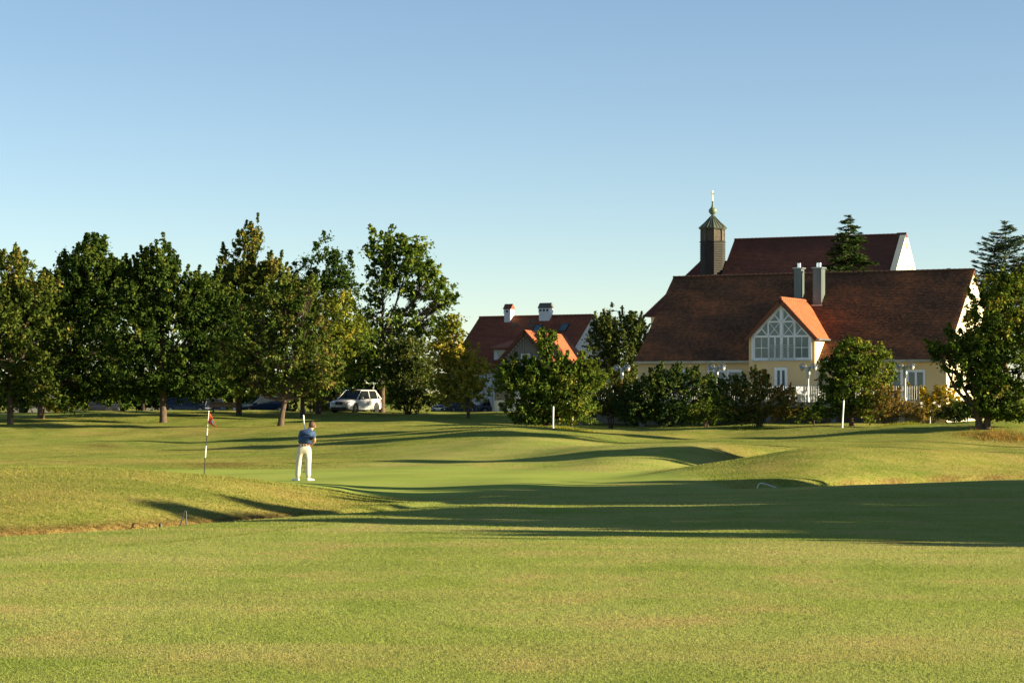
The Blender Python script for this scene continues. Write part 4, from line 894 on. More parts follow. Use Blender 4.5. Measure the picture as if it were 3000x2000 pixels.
plant('juniper_shrub', 'shrub', 'large dark juniper clump below the left clubhouse windows', 1960, 1236, 139, [(1890, 1160, 50, 62), (1960, 1160, 60, 70), (2030, 1150, 50, 66), (2080, 1170, 40, 55), (1870, 1210, 70, 36), (1980, 1210, 100, 36), (1935, 1110, 22, 32), (1985, 1105, 20, 34), (2030, 1105, 18, 30), (2065, 1120, 18, 30), (1845, 1190, 40, 50), (2100, 1195, 50, 45), (1920, 1150, 60, 60)], LM['conifer'], leaf=.13, clump=.32, dens=1.35, per=36, seed=25, trunk=.07, fork=.15, trunks=3, shell=.6, spiky=.10, hue=lambda P, q: .22*((P[:, 2]*F/P[:, 1]) > -5))
plant('privet_shrub', 'shrub', 'low mid green shrub on the lawn edge beside the rusty bush', 2070, 1240, 136, [(2060, 1200, 55, 34), (2110, 1215, 40, 25), (2030, 1215, 40, 22)], LM['green'], leaf=.12, clump=.26, seed=26, trunk=.04, fork=.2, trunks=3)
plant('spindle_shrub', 'shrub', 'spreading shrub turning rusty orange on its right, before the terrace', 2225, 1243, 133, [(2200, 1145, 62, 48), (2160, 1185, 62, 48), (2260, 1180, 60, 46), (2220, 1205, 80, 34), (2150, 1130, 32, 26), (2300, 1195, 44, 30), (2230, 1110, 30, 22), (2290, 1160, 36, 26), (2180, 1215, 80, 28), (2110, 1160, 40, 44)], LM['rust'], leaf=.12, clump=.28, dens=.9, per=30, seed=27, trunk=.05, fork=.15, trunks=4, spiky=.35, hue=lambda P, q: np.clip((P[:, 0]-14.2)*.16, -.3, .3)-.06)
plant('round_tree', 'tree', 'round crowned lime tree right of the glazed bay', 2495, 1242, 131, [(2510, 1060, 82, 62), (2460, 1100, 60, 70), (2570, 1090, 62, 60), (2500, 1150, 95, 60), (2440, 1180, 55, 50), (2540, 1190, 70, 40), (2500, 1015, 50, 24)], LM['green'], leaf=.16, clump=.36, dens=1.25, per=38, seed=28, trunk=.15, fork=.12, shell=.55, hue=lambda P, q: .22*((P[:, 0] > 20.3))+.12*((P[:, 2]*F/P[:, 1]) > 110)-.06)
plant('tamarisk_shrub', 'shrub', 'feathery tan brown shrub against the round lime tree', 2610, 1241, 129, [(2600, 1170, 38, 40), (2630, 1190, 32, 42), (2590, 1205, 35, 32), (2660, 1200, 26, 30)], LM['tan'], leaf=.09, clump=.22, dens=.9, per=34, seed=29, trunk=.03, fork=.2, trunks=4, spiky=.3)
plant('tamarisk_shrub', 'shrub', 'smallest tan tuft shrub standing alone on the lawn crest', 2697, 1241, 126, [(2695, 1208, 17, 24), (2700, 1225, 15, 14)], LM['tan'], leaf=.08, clump=.15, per=30, seed=30, trunk=.02, fork=.3, trunks=3)
plant('golden_shrub', 'shrub', 'golden yellow shrub under the right clubhouse window', 2735, 1226, 136, [(2720, 1160, 42, 26), (2770, 1165, 38, 28), (2710, 1195, 40, 28), (2780, 1200, 46, 26), (2690, 1150, 26, 18), (2810, 1190, 36, 30)], LM['gold'], leaf=.13, clump=.28, dens=1.1, seed=31, trunk=.04, fork=.15, trunks=3, hue=lambda P, q: .14-.3*(P[:, 2]*F/P[:, 1] < -35))
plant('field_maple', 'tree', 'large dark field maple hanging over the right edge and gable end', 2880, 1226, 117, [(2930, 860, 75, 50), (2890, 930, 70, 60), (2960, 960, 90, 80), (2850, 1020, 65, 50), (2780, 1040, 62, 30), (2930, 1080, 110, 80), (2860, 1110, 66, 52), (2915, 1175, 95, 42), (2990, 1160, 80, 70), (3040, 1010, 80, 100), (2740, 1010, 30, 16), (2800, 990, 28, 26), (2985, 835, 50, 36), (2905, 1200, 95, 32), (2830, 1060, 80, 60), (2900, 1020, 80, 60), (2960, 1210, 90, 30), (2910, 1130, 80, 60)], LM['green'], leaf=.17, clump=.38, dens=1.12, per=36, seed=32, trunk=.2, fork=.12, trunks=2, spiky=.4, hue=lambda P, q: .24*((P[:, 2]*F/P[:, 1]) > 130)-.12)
conifer('spruce_tree', 'dark spruce rising between the clubhouse ridge and church roof', 2485, 800, 627, 171, 88, LM['conifer'], seed=5)
conifer('blue_spruce', 'open branched bluish spruce behind the maple at the right edge', 2945, 850, 645, 158, 150, LM['blue'], seed=6, open_=.18, step=.36, sweep=-.02)
# second row and hedges closing the view under the trees
for i, (px, Y, bl) in enumerate(((60, 198, [(60, 930, 120, 90), (60, 1070, 150, 110)]), (230, 202, [(220, 900, 110, 90), (240, 1060, 150, 110)]), (420, 200, [(400, 900, 120, 90), (420, 1070, 150, 110)]), (590, 204, [(590, 930, 110, 80), (600, 1070, 150, 110)]), (760, 206, [(760, 980, 110, 100), (780, 1100, 130, 90)]), (1090, 208, [(1080, 1090, 80, 80), (1180, 1120, 80, 60), (1010, 1080, 60, 80)]))):
    plant('backdrop_tree', 'tree', ['dark tree deep behind the left edge maple', 'dark tree deep behind the second maple', 'dark tree deep behind the short lit trunk', 'dark tree deep behind the bench', 'dark tree deep behind the cherry', 'dark tree deep behind the white SUV'][i], px, 1210, Y, bl, LM['dark'], leaf=.34, clump=.8, dens=1.0, per=26, seed=60+i, group='second row of trees on the left', shell=.6, hue=lambda P, q: -.2+0*q)
for i, (px, a, b) in enumerate(((120, 0, 250), (400, 250, 560), (720, 560, 880), (1050, 1010, 1130), (1460, 1400, 1520))):
    bl = [(x, 1168, 42, 42) for x in range(a, b, 55)]; m = LM['dark'] if i != 4 else LM['green']
    plant('hedge', 'hedge', ['clipped dark hedge under the leftmost trees', 'dark hedge behind the parked dark wagon', 'dark hedge behind the bench and blue car', 'hedge behind the white SUV', 'low hedge behind the dark hatchback'][i], px, 1205, 218 if i < 4 else 196, bl if i < 4 else [(x, 1186, 20, 10) for x in range(1410, 1540, 22)], m, leaf=.26, clump=.6 if i < 4 else .35, dens=1.2, per=28, seed=80+i, trunk=.06, fork=.2, shell=.6, hue=lambda P, q: -.2+0*q)
plant('privet_shrub', 'shrub', 'low dark shrub at the foot of the sunlit clubhouse gable', 2835, 1232, 128, [(2790, 1216, 44, 26), (2820, 1205, 50, 32), (2880, 1200, 60, 36), (2940, 1205, 50, 34), (2985, 1205, 50, 34)], LM['olive'], leaf=.15, clump=.3, seed=95, trunk=.04, fork=.2, dens=1.3)
plant('golden_shrub', 'shrub', 'small bright yellow bush between the dark trunks at far left', 152, 1213, 170, [(155, 1198, 24, 16), (140, 1190, 14, 10)], LM['gold'], leaf=.12, clump=.25, seed=90, trunk=.03, fork=.2)
plant('golden_shrub', 'shrub', 'dim olive yellow bush right of the small bright one', 215, 1212, 174, [(205, 1190, 28, 16), (235, 1185, 24, 18)], LM['yellow'], leaf=.14, clump=.3, seed=91, trunk=.03, fork=.2)
plant('privet_shrub', 'shrub', 'light green shrub between the two trunks left of the SUV', 908, 1203, 164, [(905, 1180, 20, 22), (950, 1190, 16, 14)], LM['green'], leaf=.12, clump=.25, seed=92, trunk=.03, fork=.2, hue=lambda P, q: .2+0*q)
plant('privet_shrub', 'shrub', 'dark shrub under the terrace left of the round tree', 2385, 1243, 134, [(2380, 1215, 30, 26), (2340, 1225, 22, 14)], LM['green'], leaf=.11, clump=.24, seed=93, trunk=.03, fork=.2)

# trees beyond the right edge: their long shadows lie across the foreground
k_ = 0
for i, (x, y, h, rr_, lowc) in enumerate(((23.5, 27.4, 5.6, 1.2, .25), (24.5, 30.4, 6.8, 1.7, .15), (27, 33.0, 8.0, 1.9, .15), (24.5, 35.9, 6.9, 2.5, .12), (29, 39.7, 7.2, 2.7, .12), (24.5, 42.3, 6.2, 2.6, .12), (29, 45, 7.2, 2.8, .12), (25, 47.9, 6.8, 2.6, .12), (27.5, 51.4, 7.6, 2.4, .12), (26.5, 55.8, 5.6, 2.2, .12), (32, 80.6, 9.0, 2.3, .40), (36, 108.5, 12.8, 2.6, .66), (40, 100, 10, 1.6, .7))):
    Y = y; k = Y/F; px = 1500+x/k; zb_ = gz(x, y); py = lambda z: 1150-z/k; c0 = lowc; cw = (1-lowc)/4
    bl = [(px, py(zb_+h*(c0+cw)), rr_/k, h*cw*1.2/k), (px, py(zb_+h*(c0+cw*2)), rr_*1.0/k, h*cw*1.2/k), (px+.2/k, py(zb_+h*(c0+cw*3)), rr_*.66/k, h*cw*1.1/k), (px-.3/k, py(zb_+h*(c0+cw*1.5)), rr_*.95/k, h*cw*1.2/k)]
    plant('poplar_tree', 'tree', ['lowest','slim','broad','leafy','tall','compact','large','dense','last','stocky','high crowned','tallest','thin'][i]+' tree beyond the right edge whose shadow crosses the '+('fairway' if i < 10 else 'mounds'), px, 0, Y, bl, LM['green'], leaf=.50, clump=.8, dens=1.5, per=18, seed=100+i, group='trees beyond the right edge shading the grass', trunk=.22, spiky=.5, shell=.2)

# ------------------------------------------------------------------ cars
def car(name, label, px, py, Y, yaw, paint, L_=4.5, W_=1.8, H_=1.45, suv=False, grille=1):
    p = at(px, py, Y); z = gz(p.x, Y)+.03; rt = empty(name, (p.x, Y, z), label, 'car', 'cars parked behind the lawn crest', yaw)
    hl, hw_ = L_/2, W_/2; bh = H_*.60 if suv else H_*.58; g0 = .22 if suv else .16
    # lower body: sections from nose (x=-hl) to tail
    secs = [(-hl, g0+.16, bh*.62, .80), (-hl+.12, g0+.02, bh*.80, .93), (-hl+.5, g0, bh*.92, 1.0), (-hl+1.15, g0, bh*.985, 1.0), (-.2, g0, bh, 1.0), (hl-1.0, g0, bh*1.02, 1.0), (hl-.3, g0+.03, bh*1.03, .97), (hl-.05, g0+.12, bh*.98, .90), (hl, g0+.2, bh*.85, .84)]
    vs = []; n = 12; prof = [(-1, .0), (-1, .45), (-.97, .75), (-.88, .95), (-.6, 1.0), (0, 1.02), (.6, 1.0), (.88, .95), (.97, .75), (1, .45), (1, 0), (0, -.02)]
    for x, z0, z1, wf in secs: vs += [(x, a*hw_*wf, z0+(z1-z0)*b) for a, b in prof]
    fs = [(i*n+j, i*n+(j+1) % n, (i+1)*n+(j+1) % n, (i+1)*n+j) for i in range(len(secs)-1) for j in range(n)]+[tuple(range(n)), tuple((len(secs)-1)*n+j for j in range(n))]
    MB().add(vs, fs).build('body', paint, rt, smooth=True)
    # greenhouse
    fx0 = -hl+(1.15 if not suv else 1.25); fx1 = fx0+.85; rx1 = hl-(1.35 if not suv else .75); rx0 = hl-(.55 if not suv else .12)
    wb, wt = hw_*.93, hw_*.70
    gp = [(fx0, wb*.96, bh*.96), (fx1, wt, H_-.05), (rx1, wt, H_-.07), (rx0, wb*.94, bh)]
    g = MB(); v = [(x, -y, z_) for x, y, z_ in gp]+[(x, y, z_) for x, y, z_ in gp]; g.add(v, [(0, 1, 2, 3), (4, 5, 6, 7), (0, 4, 5, 1), (1, 5, 6, 2), (2, 6, 7, 3), (3, 7, 4, 0)]); g.build('windows', M['carglass'], rt)
    rf = MB(); rf.add([(fx1-.04, -wt*.98, H_-.05), (fx1-.04, wt*.98, H_-.05), (rx1+.05, wt*.98, H_-.07), (rx1+.05, -wt*.98, H_-.07), (fx1+.25, -wt*.85, H_), (fx1+.25, wt*.85, H_), (rx1-.2, wt*.85, H_-.02), (rx1-.2, -wt*.85, H_-.02)],
        [(0, 3, 2, 1), (4, 5, 6, 7), (0, 1, 5, 4), (1, 2, 6, 5), (2, 3, 7, 6), (3, 0, 4, 7)]); rf.build('roof', paint, rt, smooth=True)
    pl = MB()
    for sg in (-1, 1):
        def on(x, f, e=.012):
            # point on the side glass plane
            return (x, sg*(wb*.96+(wt-wb*.96)*f+e), bh*.97+(H_-.06-bh*.97)*f)
        pl.tube([on(fx0, 0), on(fx1, 1)], .04, 6); pl.tube([on(rx0, 0), on(rx1, 1)], .075 if suv else .06, 6)
        for xm in ((fx1+rx1)/2,)+(((rx1+.15),) if suv else ()): pl.tube([on(xm, 0), on(xm, 1)], .035, 6)
        pl.tube([on(fx1, 1), on(rx1, 1)], .035, 6)
    pl.build('pillars', paint, rt, smooth=True)
    wr = .36 if suv else .32
    for x in (-hl+.88, hl-.92):
        for sg in (-1, 1):
            w0 = sg*(hw_-.13)
            ty = MB().lathe([(wr*.62, -.11), (wr*.95, -.11), (wr, -.08), (wr, .08), (wr*.95, .11), (wr*.62, .11)], 22, (x, w0, wr), axis='y').build('wheel', M['rubber'], rt, smooth=True)
            rim = MB().lathe([(wr*.64, .04), (wr*.64, .09), (wr*.56, .10), (wr*.56, .05)], 18, (x, w0, wr), axis='y') if sg > 0 else MB().lathe([(wr*.64, -.04), (wr*.64, -.09), (wr*.56, -.10), (wr*.56, -.05)], 18, (x, w0, wr), axis='y')
            for k in range(7):
                a = 2*math.pi*k/7; rim.tube([(x, w0+sg*.11, wr), (x+wr*.6*math.cos(a), w0+sg*.10, wr+wr*.6*math.sin(a))], .028, 4)
            rim.build('rim', M['chrome'], ty)
            MB().lathe([(wr*1.13, -.004), (wr*1.13, .004)], 24, (x, sg*(hw_+.003), wr+.01), axis='y').build('wheel_arch', M['black'], rt)
            ty.location.y = sg*.02
    for sg in (-1, 1):
        MB().box(-.11, .11, -.09, .09, -.07, .08).build('mirror', paint, rt, bevel=.03).location = (fx0+.42, sg*(hw_+.10), bh+.04)
        hz = bh*.74; MB().prism([(-hl+.02, sg*hw_*.50, hz-.07), (-hl+.10, sg*hw_*.90, hz-.03), (-hl+.26, sg*hw_*.955, hz+.06), (-hl+.13, sg*hw_*.52, hz+.07)], (-.045, sg*.012, .0)).build('headlight', M['lightglass'], rt)
        MB().box(hl-.1, hl+.005, sg*hw_*.78-.12, sg*hw_*.78+.10, bh*.68, bh*.88).build('tail_light', M['redglass'], rt)
        MB().tube([(-hl-.02, sg*hw_*.68, g0+.26), (-hl+.05, sg*hw_*.68, g0+.26)], .06, 8).build('fog_light', M['lightglass'], rt)
        if grille == 2:
            MB().prism([(-hl-.03, sg*.03, bh*.56), (-hl-.03, sg*.33, bh*.59), (-hl-.0, sg*.30, bh*.78), (-hl-.0, sg*.04, bh*.80)], (.06, 0, 0)).build('grille', M['black'], rt)
    if grille == 1: MB().box(-hl-.03, -hl+.06, -.42, .42, bh*.54, bh*.74).build('grille', M['black'], rt); MB().box(-hl-.04, -hl-.031, -.40, .40, bh*.62, bh*.65).build('grille_bar', M['chrome'], rt)
    MB().box(-hl-.035, -hl+.3, -hw_*.72, hw_*.72, g0+.02, g0+.2).build('lower_intake', M['black'], rt)
    MB().box(-hl-.05, -hl-.036, -.26, .26, g0+.2, g0+.31).build('number_plate', M['white'], rt)
    return rt
car('white_suv', 'white SUV with twin grilles parked facing left beside the willow shrub', 1042, 1200, 169.5, R(62), M['carwhite'], 4.85, 1.95, 1.76, True, 2)
car('navy_sedan', 'navy car under the sunlit yellow maple', 1330, 1200, 180, R(58), M['carnavy'], 4.6, 1.8, 1.42)
car('black_hatchback', 'low black car seen only by its roof, right of the navy one', 1448, 1200, 189, R(-160), M['carblack'], 4.2, 1.75, 1.36)
car('silver_car', 'silver grey car with bright headlamps behind the bench', 628, 1200, 187, R(100), M['carsilver'], 4.4, 1.8, 1.42)
car('dark_wagon', 'dark blue estate car behind the flag and left of the silver one', 556, 1200, 193, R(160), M['carnavy'], 4.7, 1.8, 1.5, True)
car('blue_car', 'blue car between the bench and the forked cherry trunk', 762, 1200, 184, R(30), M['carblue'], 4.6, 1.8, 1.55, True)
car('shaded_car', 'dim grey car in deep shade under the left trees', 275, 1205, 186, R(10), M['carblack'], 4.4, 1.8, 1.45)

# ------------------------------------------------------------------ bench
p = at(660, 1204, 168); bz = gz(p.x, 168); rt = empty('park_bench', (p.x, 168, bz), 'brown wooden bench seen from behind in front of the parked cars', 'bench')
for k in range(3): MB().box(-1.25, 1.25, -.03+.01*k, .005+.01*k, .42+k*.14, .53+k*.14).build('back_slat', M['wood_bench'], rt)
for k in range(3): MB().box(-1.25, 1.25, .08+k*.13, .19+k*.13, .38, .41).build('seat_slat', M['wood_bench'], rt)
for x in (-.95, .95):
    MB().prism([(x-.04, .01, 0), (x-.04, .09, 0), (x-.04, .09, .37), (x-.04, .06, .84), (x-.04, .015, .84)], (.08, 0, 0)).build('leg', M['black'], rt)
    MB().box(x-.04, x+.04, .38, .45, 0, .375).build('leg', M['black'], rt)

# ------------------------------------------------------------------ stakes, rods and flag
def stake(px, pyb, pyt, Y, r_, label, dx=0, name='white_stake', mat='white'):
    a = at(px, pyb, Y); a.z = gz(a.x, Y); h = (1150-pyt)*Y/F-a.z
    rt = empty(name, a, label, 'stake', 'white marker stakes on the lawn')
    MB().tube([(0, 0, -.15), (dx*Y/F*.5, 0, h*.5), (dx*Y/F, 0, h-.02), (dx*Y/F, 0, h)], [r_, r_, r_, r_*.6], 8).build('post', M[mat], rt, smooth=True)
    MB().tube([(0, 0, -.02), (0, 0, .06)], [r_*1.7, r_*1.25], 8).build('foot', M[mat], rt, smooth=True)
def Yfor(px, py):
    ys = np.linspace(60, 150, 1800); z = ground((px-1500)/F*ys, ys); pp = 1150-z*F/ys; run = np.minimum.accumulate(pp)
    k = np.where((pp <= run+.01) & (pp <= py))[0]; return float(ys[k[0]]) if len(k) else 140.
stake(1620, 1247, 1190, min(Yfor(1620, 1250), 124), .045, 'thickest white stake before the bushy beech', 1)
stake(1678, 1246, 1215, 127, .025, 'short thin grey white stake just right of the beech trunk')
stake(2467, 1240, 1172, 128, .045, 'white stake leaning right before the round lime tree', 5)
stake(895, 1272, 1215, 118, .038, 'white stake showing above the golfer\'s shoulder', -6)

def rod(name, label, pts, Y0, r_, mat):
    P = [at(px, py, Y) for px, py, Y in pts]; o = P[0].copy(); rt = empty(name, o, label, 'rod')
    MB().tube([p-o for p in P[:2]], r_, 6).build('upright', M[mat], rt); MB().tube([P[1]-o]+[p-o for p in P[2:]], r_*.8, 6).build('long_arm', M[mat], rt)
zl_ = 37.6
rod('metal_hoop', 'thin dark inverted V rod standing in the left hollow', [(546, 1541, 37.4), (545, 1496, 37.4), (541, 1496, 37.3), (527, 1541, 36.6)], 37, .012, 'black')
rod('metal_hoop', 'pale bent rod lying arched at the shaded foot of the right mound', [(2217, 1434, 57.5), (2222, 1418, 57.5), (2229, 1414, 57.4), (2240, 1416, 57.3), (2300, 1436, 57)], 57, .012, 'white')
p = at(470, 1535, 37.4); rt = empty('peg', (p.x, p.y, gz(p.x, p.y)), 'short dark peg in the left hollow beside the inverted V rod', 'peg'); MB().tube([(0, 0, -.1), (0, 0, .42)], .03, 6).build('stem', M['black'], rt)

Yf = 66.5; a = at(597, 1398, Yf); a.z = gz(a.x, Yf); rt = empty('golf_flag', a, 'red flag with a white mark on a leaning black and white pole', 'flag'); k = Yf/F; o = at(597, 1398, Yf)-a
pt = lambda px, py: at(px, py, Yf)-a
def onp(py): return pt(597+(611.5-597)*(1397-py)/192, py)
seg = [(1400, 1340, 'black', .016), (1340, 1305, 'white', .017), (1305, 1274, 'black', .016), (1274, 1256, 'white', .017), (1256, 1205, 'white', .009)]
for y0, y1, m_, r_ in seg:
    q0 = onp(y0) if y0 < 1399 else Vector((0, 0, -.1)); MB().tube([q0, onp(y1)], r_, 8).build('pole_section', M[m_], rt, smooth=True)
MB().lathe([(.004, 0), (.02, .01), (.02, .03), (.004, .04)], 8, onp(1206)).build('pole_tip', M['white'], rt)
# cloth: hanging folds
gv = []; nu, nv = 14, 9
top0, bot0 = onp(1208), onp(1238)
def cloth(u, v):
    # u along fly (0 pole -> 1 tip), v from top 0 to bottom 1
    tp = pt(613+23*u-1, 1207+32*u+6*u*u); bt = pt(609.5+27*u, 1239+15*u)
    tipx = pt(637, 1252); w_ = u**2.2
    P = tp.lerp(bt, v).lerp(tipx, w_*.8)
    P.y += .06*math.sin(u*7+v*2.5)*(.3+u)-.05*u
    return P
for i in range(nu+1):
    for j in range(nv+1): gv.append(cloth(i/nu, j/nv))
gf = [(i*(nv+1)+j, (i+1)*(nv+1)+j, (i+1)*(nv+1)+j+1, i*(nv+1)+j+1) for i in range(nu) for j in range(nv)]
fl = MB().add(gv, gf).build('flag_cloth', M['flag'], rt, smooth=True)
md = fl.modifiers.new('thick', 'SOLIDIFY'); md.thickness = .004
em = MB(); ev = []
for i in range(7):
    for j in range(5):
        u = .34+.42*i/6; v = .14+.62*j/4; q = cloth(u, v); q.y -= .008; ev.append(q)
em.add(ev, [(i*5+j, (i+1)*5+j, (i+1)*5+j+1, i*5+j+1) for i in range(6) for j in range(4) if (i, j) not in ((0, 0), (0, 3), (2, 1), (3, 2), (5, 0))]); em.build('flag_mark', M['white'], fl)

# ------------------------------------------------------------------ golfer
gy = 64.0; gx = (888-1500)*gy/F; gzv = gz(gx, gy)
pr = empty('person', (gx, gy, gzv), 'golfer in blue polo shirt and cream trousers bending over a putt, seen from behind', 'person')
def skin(name, verts, edges_, mat, parent, sub=2, root_=0):
    me = bpy.data.meshes.new(name); me.from_pydata([v[0] for v in verts], edges_, []); o = link(name, me, mat, parent)
    m = o.modifiers.new('skin', 'SKIN'); m.use_smooth_shade = True
    for i, v in enumerate(verts):
        r_ = v[1]; me.skin_vertices[0].data[i].radius = (r_ if hasattr(r_, '__len__') else (r_, r_)); me.skin_vertices[0].data[i].use_root = (i == root_)
    if sub: s_ = o.modifiers.new('sub', 'SUBSURF'); s_.levels = sub; s_.render_levels = sub
    return o
HX, HY, HZ = .08, .46, .99      # hands on the grip
bv = [((.03, .0, 1.02), .10), ((.05, .02, 1.16), .10), ((.09, .10, 1.30), .11), ((.13, .19, 1.40), .10), ((.18, .28, 1.475), .058), ((.215, .325, 1.53), .055),
      ((-.05, .18, 1.385), .065), ((-.12, .27, 1.15), .045), ((.02, .42, 1.01), .032), ((.27, .20, 1.37), .065), ((.325, .25, 1.17), .045), ((.17, .41, 1.0), .033),
      ((-.06, 0, .88), .085), ((-.12, .03, .5), .055), ((-.155, 0, .1), .038), ((.13, 0, .88), .085), ((.14, .03, .5), .055), ((.15, -.02, .1), .038)]
be = [(0, 1), (1, 2), (2, 3), (3, 4), (4, 5), (3, 6), (6, 7), (7, 8), (3, 9), (9, 10), (10, 11), (0, 12), (12, 13), (13, 14), (0, 15), (15, 16), (16, 17)]
# head volume continues the neck
bv += [((.235, .355, 1.575), .088), ((.245, .375, 1.63), .082)]; be += [(5, 18), (18, 19)]
# palms and fingers wrapped on the grip
for (src, sx) in ((8, -1), (11, 1)):
    base = Vector(bv[src][0]); pal = Vector((HX+sx*.03, HY, HZ-.02+.03*sx)); ip = len(bv); bv.append((tuple(pal), (.03, .022))); be.append((src, ip))
    for q in range(4):
        i0 = len(bv); zq = pal.z+.025-.018*q; l_ = [.030, .034, .032, .026][q]
        bv.append(((pal.x-sx*.005, pal.y+.03, zq), .0085)); bv.append(((HX-sx*.014, HY+l_+.005, zq-.006), .008)); bv.append(((HX-sx*.026, HY+l_*.35, zq-.010), .0075))
        be += [(ip, i0), (i0, i0+1), (i0+1, i0+2)]
    i0 = len(bv); bv.append(((pal.x-sx*.012, pal.y-.02, pal.z-.01), .010)); bv.append(((HX-sx*.006, HY-.026, pal.z-.04), .009)); be += [(ip, i0), (i0, i0+1)]
body = skin('body', bv, be, M['skin'], pr)
# face details
hd = Vector((.235, .365, 1.60))
MB().lathe([(.001, -.02), (.012, -.012), (.016, 0), (.012, .012), (.001, .02)], 8, hd+Vector((.015, .098, -.02))).build('nose', M['skin'], pr, smooth=True)
for sg in (-1, 1):
    MB().lathe([(.002, -.032), (.016, -.022), (.02, 0), (.017, .022), (.002, .034)], 8, hd+Vector((sg*.09, .0, -.02))).build('ear', M['skin'], pr, smooth=True)
    MB().lathe([(.001, -.01), (.008, -.006), (.01, 0), (.008, .006), (.001, .01)], 8, hd+Vector((.0+sg*.034, .082, .01))).build('eye', M['white'], pr, smooth=True)
MB().box(-.025, .028, .083, .090, -.058, -.050).build('mouth', M['belt'], pr).location = hd
hm = bpy.data.meshes.new('hair'); bm = bmesh.new(); bmesh.ops.create_icosphere(bm, subdivisions=3, radius=1)
for v in bm.verts:
    n_ = v.co.copy(); rr2 = 1+.07*math.sin(n_.x*9+n_.z*7)+.05*math.sin(n_.y*13+n_.z*5)
    v.co = Vector((n_.x*.104*rr2, n_.y*.118*rr2-.012, n_.z*.108*rr2+.022))
    if n_.y > .45 and n_.z < .35: v.co = v.co*.72
    if n_.z < -.35: v.co.z = max(v.co.z, -.055); v.co.x *= .9
bm.to_mesh(hm); bm.free(); ho = link('hair', hm, M['hair'], pr); ho.location = hd
for p_ in hm.polygons: p_.use_smooth = True
# shirt
sv = [((.035, .0, 1.05), (.21, .16)), ((.045, .02, 1.14), (.225, .17)), ((.08, .09, 1.27), (.245, .18)), ((.115, .165, 1.375), (.21, .15)), ((.15, .225, 1.455), (.095, .08)), ((.175, .265, 1.487), (.066, .062)),
      ((-.06, .165, 1.385), .098), ((-.115, .235, 1.22), .075), ((.275, .19, 1.375), .098), ((.318, .235, 1.215), .078)]
sh = skin('shirt', sv, [(0, 1), (1, 2), (2, 3), (3, 4), (4, 5), (3, 6), (6, 7), (3, 8), (8, 9)], M['shirt'], pr)
MB().tube([(.172, .262, 1.485), (.182, .276, 1.508)], [.076, .072], 16, cap=False).build('collar', M['shirt'], pr, smooth=True)
tv = [((.03, 0, 1.07), (.195, .15)), ((.03, .0, .96), (.225, .17)), ((-.072, .0, .84), .128), ((-.105, .02, .66), .110), ((-.128, .03, .48), .097), ((-.15, .01, .24), .087), ((-.158, -.005, .07), .090),
      ((.132, 0, .84), .128), ((.14, .02, .66), .108), ((.142, .03, .48), .095), ((.148, .0, .24), .085), ((.150, -.02, .07), .088)]
skin('trousers', tv, [(0, 1), (1, 2), (2, 3), (3, 4), (4, 5), (5, 6), (1, 7), (7, 8), (8, 9), (9, 10), (10, 11)], M['trousers'], pr, root_=1)
bl_ = MB(); pts = [(.033+.190*math.cos(a), .146*math.sin(a), 1.045) for a in np.linspace(0, 2*math.pi, 25)]
bl_.add([(x, y, z-.02) for x, y, z in pts[:-1]]+[(x, y, z+.02) for x, y, z in pts[:-1]]+[((x-.035)*.94+.035, y*.94, z+.02) for x, y, z in pts[:-1]]+[((x-.035)*.94+.035, y*.94, z-.02) for x, y, z in pts[:-1]],
    [(k*24+i, k*24+(i+1) % 24, ((k+1) % 4)*24+(i+1) % 24, ((k+1) % 4)*24+i) for k in range(4) for i in range(24)]); bl_.build('belt', M['belt'], pr)
for x in (-.05, .03, .11): MB().box(x-.008, x+.008, -.156, -.147, 1.02, 1.07).build('belt_loop', M['trousers'], pr)
for (x, y, a) in ((-.165, -.01, -.5), (.165, -.03, .35)):
    s_ = MB(); secs = [(-.07, .035, .075), (-.03, .045, .085), (.06, .048, .075), (.15, .050, .055), (.20, .042, .045), (.235, .02, .03)]
    vs = []
    for yy, w_, h_ in secs: vs += [(c*w_, yy, max(0, h_*s2)) for c, s2 in ((-1, 0), (-1, .45), (-.7, .9), (0, 1.05), (.7, .9), (1, .45), (1, 0))]
    s_.add(vs, [(i*7+j, i*7+(j+1) % 7, (i+1)*7+(j+1) % 7, (i+1)*7+j) for i in range(5) for j in range(7)]+[tuple(range(7)), tuple(35+j for j in range(7))])
    so_ = s_.build('shoe', M['shoe'], pr, smooth=True, sub=1); so_.location = (x, y, 0); so_.rotation_euler = (0, 0, -a*1.9)
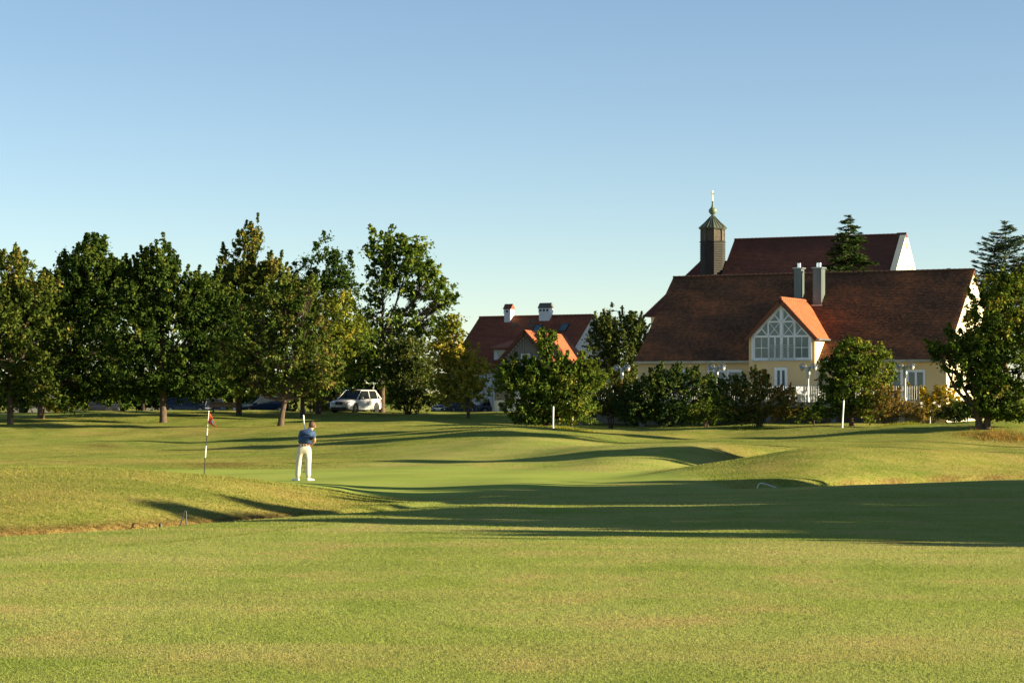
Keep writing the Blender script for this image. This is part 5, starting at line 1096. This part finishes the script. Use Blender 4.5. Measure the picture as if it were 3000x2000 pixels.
# putter: held by him, a thing of its own
cl = empty('putter', (gx+HX-.09, gy+.62, gzv+.24), 'putter held low between the golfer\'s legs', 'golf club')
hv = Vector((HX, HY, HZ))-Vector((HX-.09, .62, .24)); up = hv.normalized()
MB().tube([Vector((0, 0, .02)), hv-up*.12], .009, 6).build('shaft', M['wood_brown'], cl, smooth=True)
MB().tube([hv-up*.13, hv+up*.14], .013, 8).build('grip', M['black'], cl, smooth=True)
MB().box(-.06, .06, -.035, .035, -.022, .025).build('club_head', M['chrome'], cl, bevel=.008)

# fallen leaves scattered under the left trees
r = np.random.default_rng(5); n = 700; X = (r.random(n)*900-20-1500+r.random(n)*150)/F*160; Y = 146+30*r.random(n)**.8; Zg = ground(X, Y)+.03
a = r.random(n)*6.28; s = .025+.025*r.random(n); dx = np.stack([np.cos(a)*s, np.sin(a)*s, s*.4], -1); dy = np.stack([-np.sin(a)*s, np.cos(a)*s, s*.5], -1); c = np.stack([X, Y, Zg], -1)
tag(link('fallen_leaves', npmesh('fallen_leaves', np.stack([c-dx, c+dy, c+dx, c-dy], 1).reshape(-1, 3), np.arange(4*n).reshape(-1, 4), tone=.1+.6*r.random(n)), LM['gold']), kind='stuff')
# long dry grass fringe at the lawn edge by the field maple and shrubs
def fringe(name, px0, px1, Y, n, h, matn, seed):
    r = np.random.default_rng(seed); px = (px0+px1)/2+(px1-px0)*.26*r.normal(size=n); yy = Y+r.normal(size=n)*.9; cl = .5+.5*np.sin(px*.09+seed)*np.sin(px*.031+yy*2); X = (px-1500)/F*Y; Z = ground(X, yy)-.02
    a = r.random(n)*6.28; w_ = .012; hh2 = h*.75*(.2+.8*r.random(n))*(.35+.9*cl)*np.exp(-((px-(px0+px1)/2)/((px1-px0)*.42))**2); ln2 = r.normal(size=(n, 2))*.3*hh2[:, None]
    b = np.stack([X, yy, Z], -1); dxx = np.stack([np.cos(a)*w_, np.sin(a)*w_, a*0], -1); t = b+np.stack([ln2[:, 0], ln2[:, 1], hh2], -1)
    tag(link(name, npmesh(name, np.stack([b-dxx, b+dxx, t], 1).reshape(-1, 3), np.arange(3*n).reshape(-1, 3), tone=r.random(n)), LM[matn]), kind='stuff')
fringe('tall_grass', 2780, 3080, 114.5, 5000, .45, 'tan', 1); fringe('tall_grass', 2090, 2300, 131.5, 3000, .3, 'green', 2); fringe('tall_grass', 1540, 1780, 124.8, 3000, .35, 'yellow', 3); fringe('tall_grass', 2560, 2720, 125.5, 2500, .4, 'yellow', 4)
